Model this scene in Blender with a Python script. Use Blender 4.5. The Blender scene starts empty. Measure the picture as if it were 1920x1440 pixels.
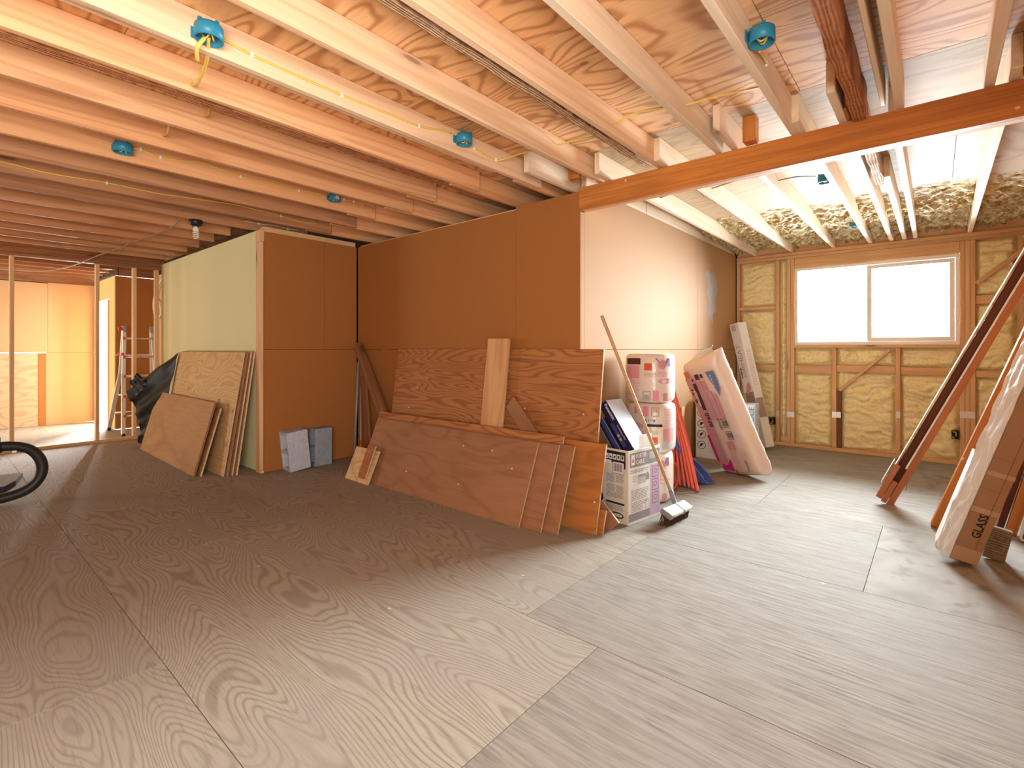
import bpy, bmesh, math, random
from mathutils import Vector, Matrix, noise, Quaternion

random.seed(7)
S = bpy.context.scene
COL = S.collection

# ------------------------------------------------------------------ camera
cam_d = bpy.data.cameras.new('camera')
cam = bpy.data.objects.new('camera', cam_d); COL.objects.link(cam)
cam_d.sensor_width = 36.0
cam_d.lens = 935.0 / 1920.0 * 36.0
cam_d.shift_y = -65.0 / 1920.0
cam_d.clip_start = 0.02
YAW = math.radians(40.3734)
cam.location = (0, 0, 1.22)
cam.rotation_euler = (math.radians(90), 0, YAW)
S.camera = cam

# ------------------------------------------------------------------ world, light, exposure
w = bpy.data.worlds.new('world'); S.world = w; w.use_nodes = True
bg = w.node_tree.nodes['Background']
bg.inputs[0].default_value = (0.93, 0.96, 1.0, 1); bg.inputs[1].default_value = 1.0

def area(name, loc, rot, sx, sy, power, col=(1, 1, 1)):
    d = bpy.data.lights.new(name, 'AREA'); d.shape = 'RECTANGLE'; d.size = sx; d.size_y = sy
    d.energy = power; d.color = col
    o = bpy.data.objects.new(name, d); COL.objects.link(o)
    o.location = loc; o.rotation_euler = rot
    return o
R90 = math.radians(90)
# daylight outside the window in view and doorway far left, plus two added fills
area('daylight_window', (-0.5, 7.72, 1.96), (-R90 + math.radians(6), 0, 0), 2.8, 0.9, 360, (0.86, 0.94, 1.0)).data.spread = math.radians(84)
area('daylight_doorway', (-10.75, 2.45, 1.15), (-R90, 0, 0), 1.6, 2.2, 150, (1.0, 0.98, 0.95))
area('daylight_beyond_doorway', (-13.4, 3.10, 1.25), (-R90, 0, math.radians(69)), 1.4, 1.9, 700, (0.95, 0.98, 1.0)).data.spread = math.radians(90)
area('far_fill_light', (-9.5, -3.05, 1.5), (R90, 0, 0), 1.9, 1.2, 75, (1.0, 0.97, 0.90))  # added unseen fill that brightens the greenish partition
area('side_fill_light', (1.05, -1.2, 1.25), (0, R90 + math.radians(32), 0), 1.3, 2.6, 130, (1.0, 0.97, 0.92))  # added fill out of view, tilted up to brighten joists and ceiling

vs = S.view_settings
vs.view_transform = 'Standard'; vs.look = 'None'; vs.gamma = 1.0; vs.use_curve_mapping = False
vs.exposure = 1.0

# ------------------------------------------------------------------ material helpers
class NT:
    def __init__(self, name):
        self.m = bpy.data.materials.new(name); self.m.use_nodes = True
        self.t = self.m.node_tree; self.b = self.t.nodes['Principled BSDF']
    def n(self, typ, **kw):
        x = self.t.nodes.new('ShaderNode' + typ)
        for k, v in kw.items():
            if k.startswith('i_'):
                key = k[2:]; key = int(key) if key.isdigit() else key.replace('_', ' ')
                self.set(x.inputs[key], v)
            else: setattr(x, k, v)
        return x
    def set(self, sock, v):
        if isinstance(v, bpy.types.NodeSocket): self.t.links.new(v, sock)
        elif isinstance(v, bpy.types.Node): self.t.links.new(v.outputs[0], sock)
        else: sock.default_value = v
    def math(self, op, a, b=0.0, c=None, clamp=False):
        x = self.n('Math', operation=op, use_clamp=clamp); self.set(x.inputs[0], a); self.set(x.inputs[1], b)
        if c is not None: self.set(x.inputs[2], c)
        return x.outputs[0]
    def mix(self, f, a, b, mode='MIX'):
        x = self.n('Mix', data_type='RGBA', blend_type=mode)
        self.set(x.inputs[0], f); self.set(x.inputs[6], a); self.set(x.inputs[7], b)
        return x.outputs[2]
    def ramp(self, f, stops):
        x = self.n('ValToRGB'); self.set(x.inputs[0], f)
        e = x.color_ramp.elements
        while len(e) < len(stops): e.new(0.5)
        for el, (p, c) in zip(e, stops):
            el.position = p; el.color = (c, c, c, 1) if not hasattr(c, '__len__') else (*c, 1)
        return x.outputs[0]
    def coords(self, scale=(1, 1, 1), rnd=True):
        tc = self.n('TexCoord'); v = tc.outputs['Object']
        if rnd:
            oi = self.n('ObjectInfo')
            sc = self.n('VectorMath', operation='SCALE'); sc.inputs[0].default_value = (37.1, 91.7, 53.3)
            self.set(sc.inputs['Scale'], oi.outputs['Random'])
            ad = self.n('VectorMath', operation='ADD'); self.set(ad.inputs[0], v); self.set(ad.inputs[1], sc.outputs[0])
            v = ad.outputs[0]; self.rand = oi.outputs['Random']
        self.raw = v
        return self.scaled(scale)
    def scaled(self, scale):
        mu = self.n('VectorMath', operation='MULTIPLY'); self.set(mu.inputs[0], self.raw); mu.inputs[1].default_value = scale
        return mu.outputs[0]
    def flat(self, kx, ky):
        sp = self.n('SeparateXYZ'); self.set(sp.inputs[0], self.raw); cb_ = self.n('CombineXYZ')
        self.set(cb_.inputs[0], self.math('MULTIPLY', sp.outputs[0], kx)); self.set(cb_.inputs[1], self.math('MULTIPLY', self.math('ADD', sp.outputs[1], sp.outputs[2]), ky))
        return cb_.outputs[0]
    def noise(self, vec, scale=1.0, detail=2.0, rough=0.5, dist=0.0):
        x = self.n('TexNoise'); self.set(x.inputs['Vector'], vec)
        x.inputs['Scale'].default_value = scale; x.inputs['Detail'].default_value = detail
        x.inputs['Roughness'].default_value = rough; x.inputs['Distortion'].default_value = dist
        return x.outputs['Fac']
    def bump(self, h, strength=0.2, dist=0.002):
        x = self.n('Bump'); x.inputs['Strength'].default_value = strength; x.inputs['Distance'].default_value = dist
        self.set(x.inputs['Height'], h); self.set(self.b.inputs['Normal'], x.outputs[0])
    def out(self, col, rough=0.6, spec=0.3):
        self.set(self.b.inputs['Base Color'], col); self.set(self.b.inputs['Roughness'], rough)
        self.b.inputs['Specular IOR Level'].default_value = spec
        return self.m

def plain(name, c, rough=0.6, metal=0.0, spec=0.4, var=0.0):
    k = NT(name)
    col = (*c, 1)
    if var:
        v = k.coords((1, 1, 1)); f = k.noise(v, 14, 3)
        col = k.mix(k.math('MULTIPLY', f, var), (*c, 1), (*[q * 0.55 for q in c], 1))
    k.out(col, rough, spec); k.b.inputs['Metallic'].default_value = metal
    return k.m

def wood(name, light, dark, line, sc=(0.5, 8, 8), freq=26.0, linefac=0.55, rough=0.65, streak=(3, 90, 90), bright=0.25,
         knots=0.0, kscale=(1.1, 5, 5), stain=None, stain_amt=0.0, specks=0.0, bump=0.25, streak_amt=0.25, spec=0.25, dash=0.0):
    """contour lines of a stretched noise field = flat-sawn / rotary-cut grain"""
    k = NT(name)
    v = k.coords(sc)
    field = k.noise(v, 1.0, 2.0, 0.45, 0.25)
    s = k.math('SINE', k.math('MULTIPLY', field, freq * 2))
    lines = k.ramp(k.math('MULTIPLY_ADD', s, 0.5, 0.5), [(0.0, 1.0), (0.28, 0.35), (0.6, 0.0), (1.0, 0.0)])
    tone = k.noise(k.scaled((sc[0] * 0.8, sc[1] * 0.35, sc[2] * 0.35)), 1.0, 3.0)
    st = k.noise(k.scaled(streak), 1.0, 2.0)
    col = k.mix(k.ramp(tone, [(0.3, 0.0), (0.7, 1.0)]), (*light, 1), (*dark, 1))
    col = k.mix(k.math('MULTIPLY', k.ramp(st, [(0.4, 0.0), (0.75, 1.0)]), streak_amt), col, (*line, 1))
    col = k.mix(k.math('MULTIPLY', lines, linefac), col, (*line, 1))
    if knots:
        vo = k.n('TexVoronoi', voronoi_dimensions='2D'); k.set(vo.inputs['Vector'], k.flat(kscale[0], kscale[1])); vo.inputs['Scale'].default_value = 1.0
        sel = k.math('GREATER_THAN', k.n('SeparateColor', i_0=vo.outputs['Color']).outputs[0], 1.0 - knots)
        kd = k.ramp(vo.outputs['Distance'], [(0.0, 1.0), (0.045, 0.9), (0.07, 0.35), (0.12, 0.22), (0.2, 0.0)])
        col = k.mix(k.math('MULTIPLY', k.math('MULTIPLY', kd, sel), 0.8), col, (*[q * 0.45 for q in line], 1))
    if dash:
        dn = k.noise(k.scaled((9, 150, 9)), 1.0, 2.0, 0.5)
        col = k.mix(k.math('MULTIPLY', k.ramp(dn, [(0.56, 0.0), (0.68, 1.0)]), dash), col, (*[q * 0.7 for q in line], 1))
    if stain is not None:
        sn = k.noise(k.scaled((1.3, 1.3, 1.3)), 1.0, 4.0, 0.6, 0.6)
        col = k.mix(k.math('MULTIPLY', k.ramp(sn, [(0.42, 0.0), (0.66, 1.0)]), stain_amt), col, (*stain, 1))
    if specks:
        vo = k.n('TexVoronoi', voronoi_dimensions='2D'); k.set(vo.inputs['Vector'], k.flat(7, 10)); vo.inputs['Scale'].default_value = 1.0
        sel = k.math('GREATER_THAN', k.n('SeparateColor', i_0=vo.outputs['Color']).outputs[1], 1.0 - specks)
        kd = k.ramp(vo.outputs['Distance'], [(0.0, 1.0), (0.05, 1.0), (0.08, 0.0)])
        col = k.mix(k.math('MULTIPLY', k.math('MULTIPLY', kd, sel), 0.75), col, (0.75, 0.72, 0.66, 1))
    br = k.math('MULTIPLY_ADD', k.rand, bright, 1.0 - bright * 0.55)
    hs = k.n('HueSaturation'); k.set(hs.inputs['Color'], col); k.set(hs.inputs['Value'], br)
    k.bump(k.math('ADD', k.math('MULTIPLY', lines, -0.6), st), bump, 0.002)
    return k.out(hs.outputs[0], rough, spec)

def rough_wood(name, a, b):
    k = NT(name); v = k.coords((9, 30, 30))
    f = k.noise(v, 1.0, 5.0, 0.7, 0.8)
    wv = k.n('TexWave', wave_type='BANDS'); k.set(wv.inputs['Vector'], k.scaled((14, 3, 3))); wv.inputs['Scale'].default_value = 1.6
    wv.inputs['Distortion'].default_value = 6.0; wv.inputs['Detail'].default_value = 3.0
    h = k.math('ADD', f, k.math('MULTIPLY', wv.outputs['Fac'], 0.5))
    col = k.mix(k.ramp(h, [(0.4, 0.0), (0.95, 1.0)]), (*b, 1), (*a, 1))
    k.bump(h, 0.9, 0.008)
    return k.out(col, 0.85, 0.1)

def board(name, c, var=0.12, grain=0.0):
    k = NT(name); v = k.coords((1, 1, 1))
    f = k.noise(v, 1.2, 3.0); g = k.noise(v, 190.0, 2.0)
    col = k.mix(k.math('MULTIPLY', f, var * 2), (*c, 1), (*[q * 0.72 for q in c], 1))
    col = k.mix(k.math('MULTIPLY', k.ramp(g, [(0.45, 0), (0.7, 1)]), 0.14), col, (*[q * 0.5 for q in c], 1))
    k.bump(g, 0.06, 0.001)
    return k.out(col, 0.75, 0.2)

def foam_mat(name):
    k = NT(name); v = k.coords((1, 1, 1))
    f = k.noise(v, 6.0, 4.0, 0.6); g = k.noise(v, 45.0, 3.0)
    col = k.mix(k.ramp(f, [(0.35, 0), (0.7, 1)]), (0.95, 0.84, 0.45, 1), (0.90, 0.82, 0.50, 1))
    col = k.mix(k.math('MULTIPLY', k.ramp(g, [(0.3, 1), (0.5, 0)]), 0.35), col, (0.50, 0.34, 0.10, 1))
    k.bump(g, 0.35, 0.006)
    return k.out(col, 0.75, 0.2)

M = {}
M['floor_warm'] = wood('worn_plywood_warm', (0.405, 0.37, 0.30), (0.365, 0.325, 0.255), (0.185, 0.14, 0.095), sc=(0.55, 2.1, 1.0), freq=190, linefac=0.48,
                       streak=(5, 70, 5), bright=0.10, stain=(0.33, 0.30, 0.26), stain_amt=0.6, specks=0.01, knots=0.10, kscale=(0.8, 1.6, 1), rough=0.85, streak_amt=0.15, spec=0.12, dash=0.30)
M['floor_grey'] = wood('worn_plywood_grey', (0.375, 0.345, 0.295), (0.335, 0.305, 0.257), (0.18, 0.15, 0.12), sc=(0.25, 2.6, 1.0), freq=70, linefac=0.25,
                       streak=(4.5, 85, 5), bright=0.10, stain=(0.31, 0.285, 0.25), stain_amt=0.55, specks=0.012, rough=0.85, streak_amt=0.75, spec=0.12, dash=0.55)
M['ceil_fir'] = wood('orange_fir_plywood', (0.90, 0.56, 0.29), (0.82, 0.44, 0.19), (0.42, 0.15, 0.045), sc=(0.9, 2.6, 1.0), freq=58, linefac=0.7,
                     streak=(4, 60, 4), bright=0.12, knots=0.22, kscale=(2.4, 4.0, 1), streak_amt=0.2)
M['ceil_pale'] = wood('pale_plywood', (0.58, 0.43, 0.27), (0.52, 0.37, 0.21), (0.30, 0.17, 0.075), sc=(0.7, 2.2, 1.0), freq=50, linefac=0.35,
                      streak=(4, 60, 4), bright=0.08, knots=0.12, kscale=(2.2, 3.4, 1), streak_amt=0.2)
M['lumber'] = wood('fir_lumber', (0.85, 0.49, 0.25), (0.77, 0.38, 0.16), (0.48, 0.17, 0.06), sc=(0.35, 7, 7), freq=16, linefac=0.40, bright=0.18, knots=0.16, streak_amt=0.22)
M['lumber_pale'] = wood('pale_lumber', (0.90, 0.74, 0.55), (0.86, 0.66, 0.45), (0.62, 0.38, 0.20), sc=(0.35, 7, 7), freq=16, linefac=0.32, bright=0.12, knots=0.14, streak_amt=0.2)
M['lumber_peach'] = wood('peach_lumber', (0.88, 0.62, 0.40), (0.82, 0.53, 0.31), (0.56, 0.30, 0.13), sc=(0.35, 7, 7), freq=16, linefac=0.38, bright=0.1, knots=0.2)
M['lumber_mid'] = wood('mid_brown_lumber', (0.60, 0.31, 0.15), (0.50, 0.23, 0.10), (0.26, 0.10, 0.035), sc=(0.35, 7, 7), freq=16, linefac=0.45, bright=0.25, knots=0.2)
M['lumber_brown'] = wood('dark_brown_lumber', (0.36, 0.17, 0.075), (0.27, 0.12, 0.05), (0.12, 0.05, 0.02), sc=(0.35, 7, 7), freq=16, linefac=0.45, bright=0.2, knots=0.14)
M['stud'] = wood('stud_lumber', (0.80, 0.53, 0.30), (0.72, 0.45, 0.23), (0.50, 0.26, 0.11), sc=(0.35, 7, 7), freq=14, linefac=0.35, bright=0.15, knots=0.12)
M['beam'] = wood('dark_beam_wood', (0.70, 0.28, 0.06), (0.58, 0.20, 0.04), (0.26, 0.075, 0.015), sc=(0.4, 8, 8), freq=12, linefac=0.35, bright=0.05,
                 knots=0.10, specks=0.05, rough=0.5, streak_amt=0.45, spec=0.35)
M['rough'] = rough_wood('rough_bark_timber', (0.80, 0.55, 0.34), (0.25, 0.10, 0.04))
M['rough_red'] = rough_wood('rough_red_timber', (0.58, 0.24, 0.10), (0.28, 0.09, 0.035))
M['tan'] = board('tan_wallboard', (0.40, 0.158, 0.040))
M['tan_lit'] = board('tan_wallboard_lit', (0.43, 0.235, 0.10), 0.06)  # same board as tan, painted paler for the window light
M['peach'] = board('peach_wallboard', (0.55, 0.35, 0.18), 0.06)
M['green'] = board('pale_green_wallboard', (0.80, 0.76, 0.42), 0.06)
M['yellow_wall'] = board('yellow_wallboard', (0.78, 0.60, 0.25), 0.06)
M['foam'] = foam_mat('spray_foam')
def foam_rough_mat(name):
    k = NT(name); v = k.coords((1, 1, 1))
    f = k.noise(v, 16.0, 4.0, 0.65, 0.5); g = k.noise(v, 60.0, 3.0)
    col = k.mix(k.ramp(f, [(0.40, 0), (0.58, 1)]), (0.36, 0.21, 0.05, 1), (0.74, 0.64, 0.38, 1))
    col = k.mix(k.math('MULTIPLY', k.ramp(g, [(0.3, 1), (0.5, 0)]), 0.4), col, (0.40, 0.26, 0.08, 1))
    k.bump(k.math('ADD', f, g), 0.6, 0.012)
    return k.out(col, 0.75, 0.2)
M['foam_rough'] = foam_rough_mat('rough_spray_foam')
M['ply_red'] = wood('red_fir_plywood', (0.50, 0.22, 0.075), (0.42, 0.165, 0.05), (0.20, 0.06, 0.018), sc=(0.55, 3.4, 1), freq=95, linefac=0.6, streak=(4, 60, 4), bright=0.06,
                    specks=0.05, streak_amt=0.25)
M['ply_brown'] = wood('brown_plywood', (0.40, 0.20, 0.095), (0.34, 0.16, 0.075), (0.20, 0.085, 0.035), sc=(0.9, 2.4, 1), freq=34, linefac=0.3, streak=(4, 60, 4), bright=0.18,
                      specks=0.04, knots=0.08, kscale=(2, 3, 1), streak_amt=0.25)
M['ply_orange'] = wood('orange_plywood', (0.52, 0.21, 0.055), (0.45, 0.165, 0.04), (0.26, 0.085, 0.02), sc=(0.9, 2.4, 1), freq=40, linefac=0.4, streak=(4, 60, 4), bright=0.05,
                       specks=0.06, knots=0.08, kscale=(2, 3, 1))
M['ply_yellow'] = wood('yellow_plywood', (0.74, 0.50, 0.23), (0.66, 0.42, 0.17), (0.42, 0.23, 0.07), sc=(0.9, 2.6, 1), freq=60, linefac=0.4, streak=(4, 60, 4), bright=0.06,
                       knots=0.22, kscale=(3, 4.5, 1))
M['ply_tan'] = wood('tan_plywood', (0.58, 0.34, 0.15), (0.50, 0.27, 0.11), (0.30, 0.14, 0.05), sc=(0.7, 2.0, 1), freq=14, linefac=0.35, streak=(4, 60, 4), bright=0.06,
                    knots=0.06, kscale=(2, 3, 1), streak_amt=0.35)
M['edge'] = wood('plywood_edge', (0.80, 0.60, 0.40), (0.70, 0.47, 0.28), (0.45, 0.25, 0.12), sc=(2, 60, 60), freq=10, linefac=0.5, bright=0.1)
M['pine'] = wood('pine_board', (0.70, 0.42, 0.20), (0.62, 0.34, 0.14), (0.42, 0.18, 0.06), sc=(0.5, 6, 6), freq=14, linefac=0.4, bright=0.1, knots=0.2)
M['grey_wood'] = rough_wood('weathered_grey_wood', (0.42, 0.36, 0.28), (0.17, 0.13, 0.09))
M['dark'] = plain('dark_void', (0.03, 0.02, 0.015), 0.9)
M['seam'] = plain('floor_gap', (0.035, 0.022, 0.014), 0.9)
M['white'] = plain('white_paint', (0.82, 0.81, 0.78), 0.45)
M['vinyl'] = plain('white_vinyl', (0.88, 0.87, 0.82), 0.35)
M['blue_plastic'] = plain('blue_plastic', (0.025, 0.23, 0.36), 0.4)
M['cable'] = plain('yellow_cable', (0.80, 0.55, 0.10), 0.45)
M['cable_white'] = plain('cream_cable', (0.80, 0.70, 0.48), 0.45)
M['cord'] = plain('grey_cord', (0.30, 0.20, 0.13), 0.6)
M['black'] = plain('black_plastic', (0.012, 0.012, 0.013), 0.45)
M['tarp'] = plain('black_sheet_plastic', (0.004, 0.005, 0.003), 0.42, spec=0.15)
M['metal'] = plain('galvanised_metal', (0.72, 0.70, 0.66), 0.35, 0.7)
M['alu'] = plain('aluminium', (0.75, 0.72, 0.66), 0.35, 0.6)
M['red'] = plain('red_plastic', (0.55, 0.05, 0.02), 0.4)
M['plaster'] = plain('grey_plaster', (0.36, 0.31, 0.27), 0.8)
M['spiral'] = plain('white_glass_tube', (0.85, 0.82, 0.74), 0.3)
M['carton'] = plain('white_carton', (0.80, 0.77, 0.72), 0.6, var=0.05)
M['carton_cream'] = plain('cream_carton', (0.78, 0.73, 0.60), 0.6, var=0.05)
M['kraft'] = plain('brown_cardboard', (0.47, 0.31, 0.19), 0.8, var=0.35)
M['kraft_in'] = plain('cardboard_inside', (0.52, 0.37, 0.22), 0.8)
M['ink'] = plain('black_ink', (0.02, 0.018, 0.02), 0.6)
M['ink_grey'] = plain('grey_ink', (0.30, 0.29, 0.29), 0.6)
M['ink_light'] = plain('light_grey_ink', (0.50, 0.48, 0.47), 0.6)
M['ink_lilac'] = plain('lilac_ink', (0.62, 0.42, 0.58), 0.6)
M['ink_pink'] = plain('pink_ink', (0.78, 0.28, 0.40), 0.5)
M['ink_magenta'] = plain('magenta_ink', (0.60, 0.02, 0.26), 0.5)
M['ink_rose'] = plain('rose_ink', (0.66, 0.30, 0.33), 0.6)
M['ink_red'] = plain('red_ink', (0.62, 0.10, 0.05), 0.5)
M['ink_orange'] = plain('orange_ink', (0.75, 0.18, 0.05), 0.5)
M['ink_blue'] = plain('slate_blue_ink', (0.13, 0.20, 0.34), 0.5)
M['ink_purple'] = plain('purple_ink', (0.35, 0.22, 0.45), 0.5)
M['ink_maroon'] = plain('maroon_ink', (0.08, 0.02, 0.02), 0.5)
M['ink_white'] = plain('white_ink', (0.85, 0.84, 0.82), 0.5)
M['photo_tan'] = wood('printed_floor_picture', (0.45, 0.32, 0.24), (0.36, 0.25, 0.19), (0.22, 0.14, 0.10), sc=(8, 3, 8), freq=8, linefac=0.4)
M['navy'] = plain('dark_navy_print', (0.02, 0.02, 0.06), 0.35)
M['navy_blue'] = plain('blue_print', (0.05, 0.07, 0.24), 0.35)
M['pale_blue'] = plain('pale_blue_gloss', (0.55, 0.63, 0.76), 0.3)
M['pex_red'] = plain('coral_red_tubing', (0.82, 0.13, 0.075), 0.3, spec=0.5)
M['pex_blue'] = plain('blue_tubing', (0.10, 0.16, 0.50), 0.3, spec=0.5)
M['handle_wood'] = wood('broom_handle_wood', (0.66, 0.44, 0.24), (0.58, 0.36, 0.18), (0.36, 0.2, 0.09), sc=(1, 12, 12), freq=8, linefac=0.3, bright=0.0)
M['bristle'] = plain('brown_bristles', (0.10, 0.055, 0.03), 0.8, var=0.6)
M['grey_plastic'] = plain('grey_plastic', (0.27, 0.29, 0.31), 0.45)
M['hose'] = plain('black_rubber_hose', (0.018, 0.017, 0.015), 0.5)
M['tape'] = plain('clear_tape', (0.58, 0.45, 0.30), 0.2, spec=0.5)
M['jamb'] = wood('red_brown_jamb', (0.17, 0.045, 0.018), (0.12, 0.03, 0.012), (0.05, 0.012, 0.006), sc=(0.6, 6, 6), freq=6, linefac=0.3, bright=0.05, specks=0.08, rough=0.45)
M['jamb_light'] = wood('cedar_jamb', (0.50, 0.20, 0.09), (0.42, 0.155, 0.065), (0.24, 0.075, 0.03), sc=(0.5, 6, 6), freq=8, linefac=0.35, bright=0.1, knots=0.1)

def concrete(name, c):
    k = NT(name); v = k.coords((1, 1, 1)); f = k.noise(v, 22, 5, 0.7); g = k.noise(v, 120, 3)
    col = k.mix(k.ramp(f, [(0.35, 0), (0.7, 1)]), (*[q * 0.75 for q in c], 1), (*c, 1))
    col = k.mix(k.math('MULTIPLY', k.ramp(g, [(0.3, 1), (0.45, 0)]), 0.4), col, (*[q * 0.4 for q in c], 1))
    k.bump(k.math('ADD', f, g), 0.6, 0.006)
    return k.out(col, 0.9, 0.15)
M['concrete'] = concrete('rough_concrete', (0.60, 0.65, 0.72))
M['concrete_dark'] = concrete('grey_concrete', (0.36, 0.42, 0.47))

def plastic_wrap(name, c, c2):
    k = NT(name); v = k.coords((1, 1, 1)); f = k.noise(k.scaled((1, 1, 1)), 5, 3, 0.6, 1.0); g = k.noise(k.scaled((6, 30, 60)), 1.0, 3.0, 0.6, 0.5)
    col = k.mix(k.ramp(f, [(0.35, 0), (0.65, 1)]), (*c, 1), (*c2, 1))
    k.bump(k.math('ADD', f, k.math('MULTIPLY', g, 0.5)), 0.35, 0.01)
    m = k.out(col, 0.22, 0.6)
    return m
M['wrap'] = plastic_wrap('clear_plastic_wrap', (0.80, 0.74, 0.68), (0.80, 0.68, 0.56))
M['wrap_pink'] = plastic_wrap('pinkish_plastic_wrap', (0.78, 0.60, 0.58), (0.80, 0.64, 0.48))
M['wrap_white'] = plastic_wrap('white_plastic_wrap', (0.78, 0.77, 0.74), (0.70, 0.68, 0.66))

def glass_mat():
    m = bpy.data.materials.new('window_glass'); m.use_nodes = True; t = m.node_tree
    for x in list(t.nodes): t.nodes.remove(x)
    o = t.nodes.new('ShaderNodeOutputMaterial'); tr = t.nodes.new('ShaderNodeBsdfTransparent'); gl = t.nodes.new('ShaderNodeBsdfGlossy')
    tr.inputs[0].default_value = (0.95, 0.97, 0.97, 1); gl.inputs['Roughness'].default_value = 0.05
    mx = t.nodes.new('ShaderNodeMixShader'); mx.inputs[0].default_value = 0.05
    t.links.new(tr.outputs[0], mx.inputs[1]); t.links.new(gl.outputs[0], mx.inputs[2]); t.links.new(mx.outputs[0], o.inputs[0])
    return m
M['glass'] = glass_mat()

# ------------------------------------------------------------------ object helpers
def link(name, me, mat, parent=None, mw=None):
    o = bpy.data.objects.new(name, me); COL.objects.link(o)
    if mat is not None and len(me.materials) == 0: me.materials.append(M[mat] if isinstance(mat, str) else mat)
    if mw is not None: o.matrix_basis = mw
    if parent is not None:
        o.parent = parent
        inv = parent.matrix_basis.inverted()
        if parent.parent is not None:
            inv = (parent.parent.matrix_basis @ parent.matrix_parent_inverse @ parent.matrix_basis).inverted() if False else inv
        o.matrix_parent_inverse = inv
    return o
def empty(name, loc=(0, 0, 0)):
    o = bpy.data.objects.new(name, None); COL.objects.link(o); o.location = loc
    o.empty_display_size = 0.1
    return o
def tag(o, label=None, cat=None, group=None, kind=None):
    if label: o['label'] = label
    if cat: o['category'] = cat
    if group: o['group'] = group
    if kind: o['kind'] = kind
    return o
def struct(name, label=None):
    o = empty(name); o['kind'] = 'structure'
    if label: o['label'] = label
    return o

def mesh(name, verts, faces, smooth=False, mats=None, midx=None):
    me = bpy.data.meshes.new(name); me.from_pydata([tuple(v) for v in verts], [], faces); me.update()
    if smooth:
        for p in me.polygons: p.use_smooth = True
    if mats:
        for q in mats: me.materials.append(M[q])
        if midx:
            for p, i in zip(me.polygons, midx): p.material_index = i
    return me
BOXF = [(0, 3, 2, 1), (4, 5, 6, 7), (0, 1, 5, 4), (1, 2, 6, 5), (2, 3, 7, 6), (3, 0, 4, 7)]
def box_v(x0, y0, z0, x1, y1, z1):
    return [(x0, y0, z0), (x1, y0, z0), (x1, y1, z0), (x0, y1, z0), (x0, y0, z1), (x1, y0, z1), (x1, y1, z1), (x0, y1, z1)]
def bev_mesh(name, sx, sy, sz, b=0.003, seg=1):
    """box centred at the origin with eased edges"""
    bm = bmesh.new(); bmesh.ops.create_cube(bm, size=1.0)
    for v in bm.verts: v.co = Vector((v.co.x * sx, v.co.y * sy, v.co.z * sz))
    if b > 0: bmesh.ops.bevel(bm, geom=list(bm.edges), offset=min(b, 0.45 * min(sx, sy, sz)), segments=seg, affect='EDGES', profile=0.5)
    me = bpy.data.meshes.new(name); bm.to_mesh(me); bm.free()
    return me
def frame(o, x, y, z=None):
    """4x4 matrix from origin and axes"""
    x = Vector(x).normalized(); y = Vector(y); z = x.cross(y).normalized(); y = z.cross(x).normalized()
    m = Matrix((x, y, z)).transposed().to_4x4(); m.translation = Vector(o)
    return m
def bx(name, x0, y0, z0, x1, y1, z1, mat, parent=None, b=0.003):
    """axis aligned box; local X always along the longest side so that grain follows it"""
    c = Vector(((x0 + x1) / 2, (y0 + y1) / 2, (z0 + z1) / 2)); s = [abs(x1 - x0), abs(y1 - y0), abs(z1 - z0)]
    i = s.index(max(s)); ax = [Vector((1, 0, 0)), Vector((0, 1, 0)), Vector((0, 0, 1))]
    r = [s[i], s[(i + 1) % 3], s[(i + 2) % 3]]
    mw = frame(c, ax[i], ax[(i + 1) % 3])
    return link(name, bev_mesh(name, *r, b), mat, parent, mw)
def bar(name, p, q, w, t, mat, parent=None, up=(0, 0, 1), b=0.003):
    """bar from p to q, width w along `up`-ish side, thickness t"""
    p = Vector(p); q = Vector(q); d = q - p
    return link(name, bev_mesh(name, d.length, w, t, b), mat, parent, frame((p + q) / 2, d, up))
def sheet(name, p00, p10, p01, th, mat, parent=None, edge='edge', b=0.0):
    """sheet good: lower-left, lower-right, upper-left corners of the visible face; thickness goes behind. Edges in their own material"""
    p00, p10, p01 = Vector(p00), Vector(p10), Vector(p01)
    u = p10 - p00; v = p01 - p00
    mw = frame(p00 + u / 2 + v / 2, u, v); nrm = mw.to_3x3().col[2]
    v2 = v - u.normalized() * v.dot(u.normalized())
    sx, sy = u.length, v2.length
    mw.translation = p00 + u / 2 + v2 / 2 - nrm * th / 2
    me = mesh(name, [(x * sx / 2, y * sy / 2, z * th / 2) for (x, y, z) in box_v(-1, -1, -1, 1, 1, 1)], BOXF, mats=[mat, edge], midx=[0, 0, 1, 1, 1, 1])
    return link(name, me, None, parent, mw)
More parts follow.
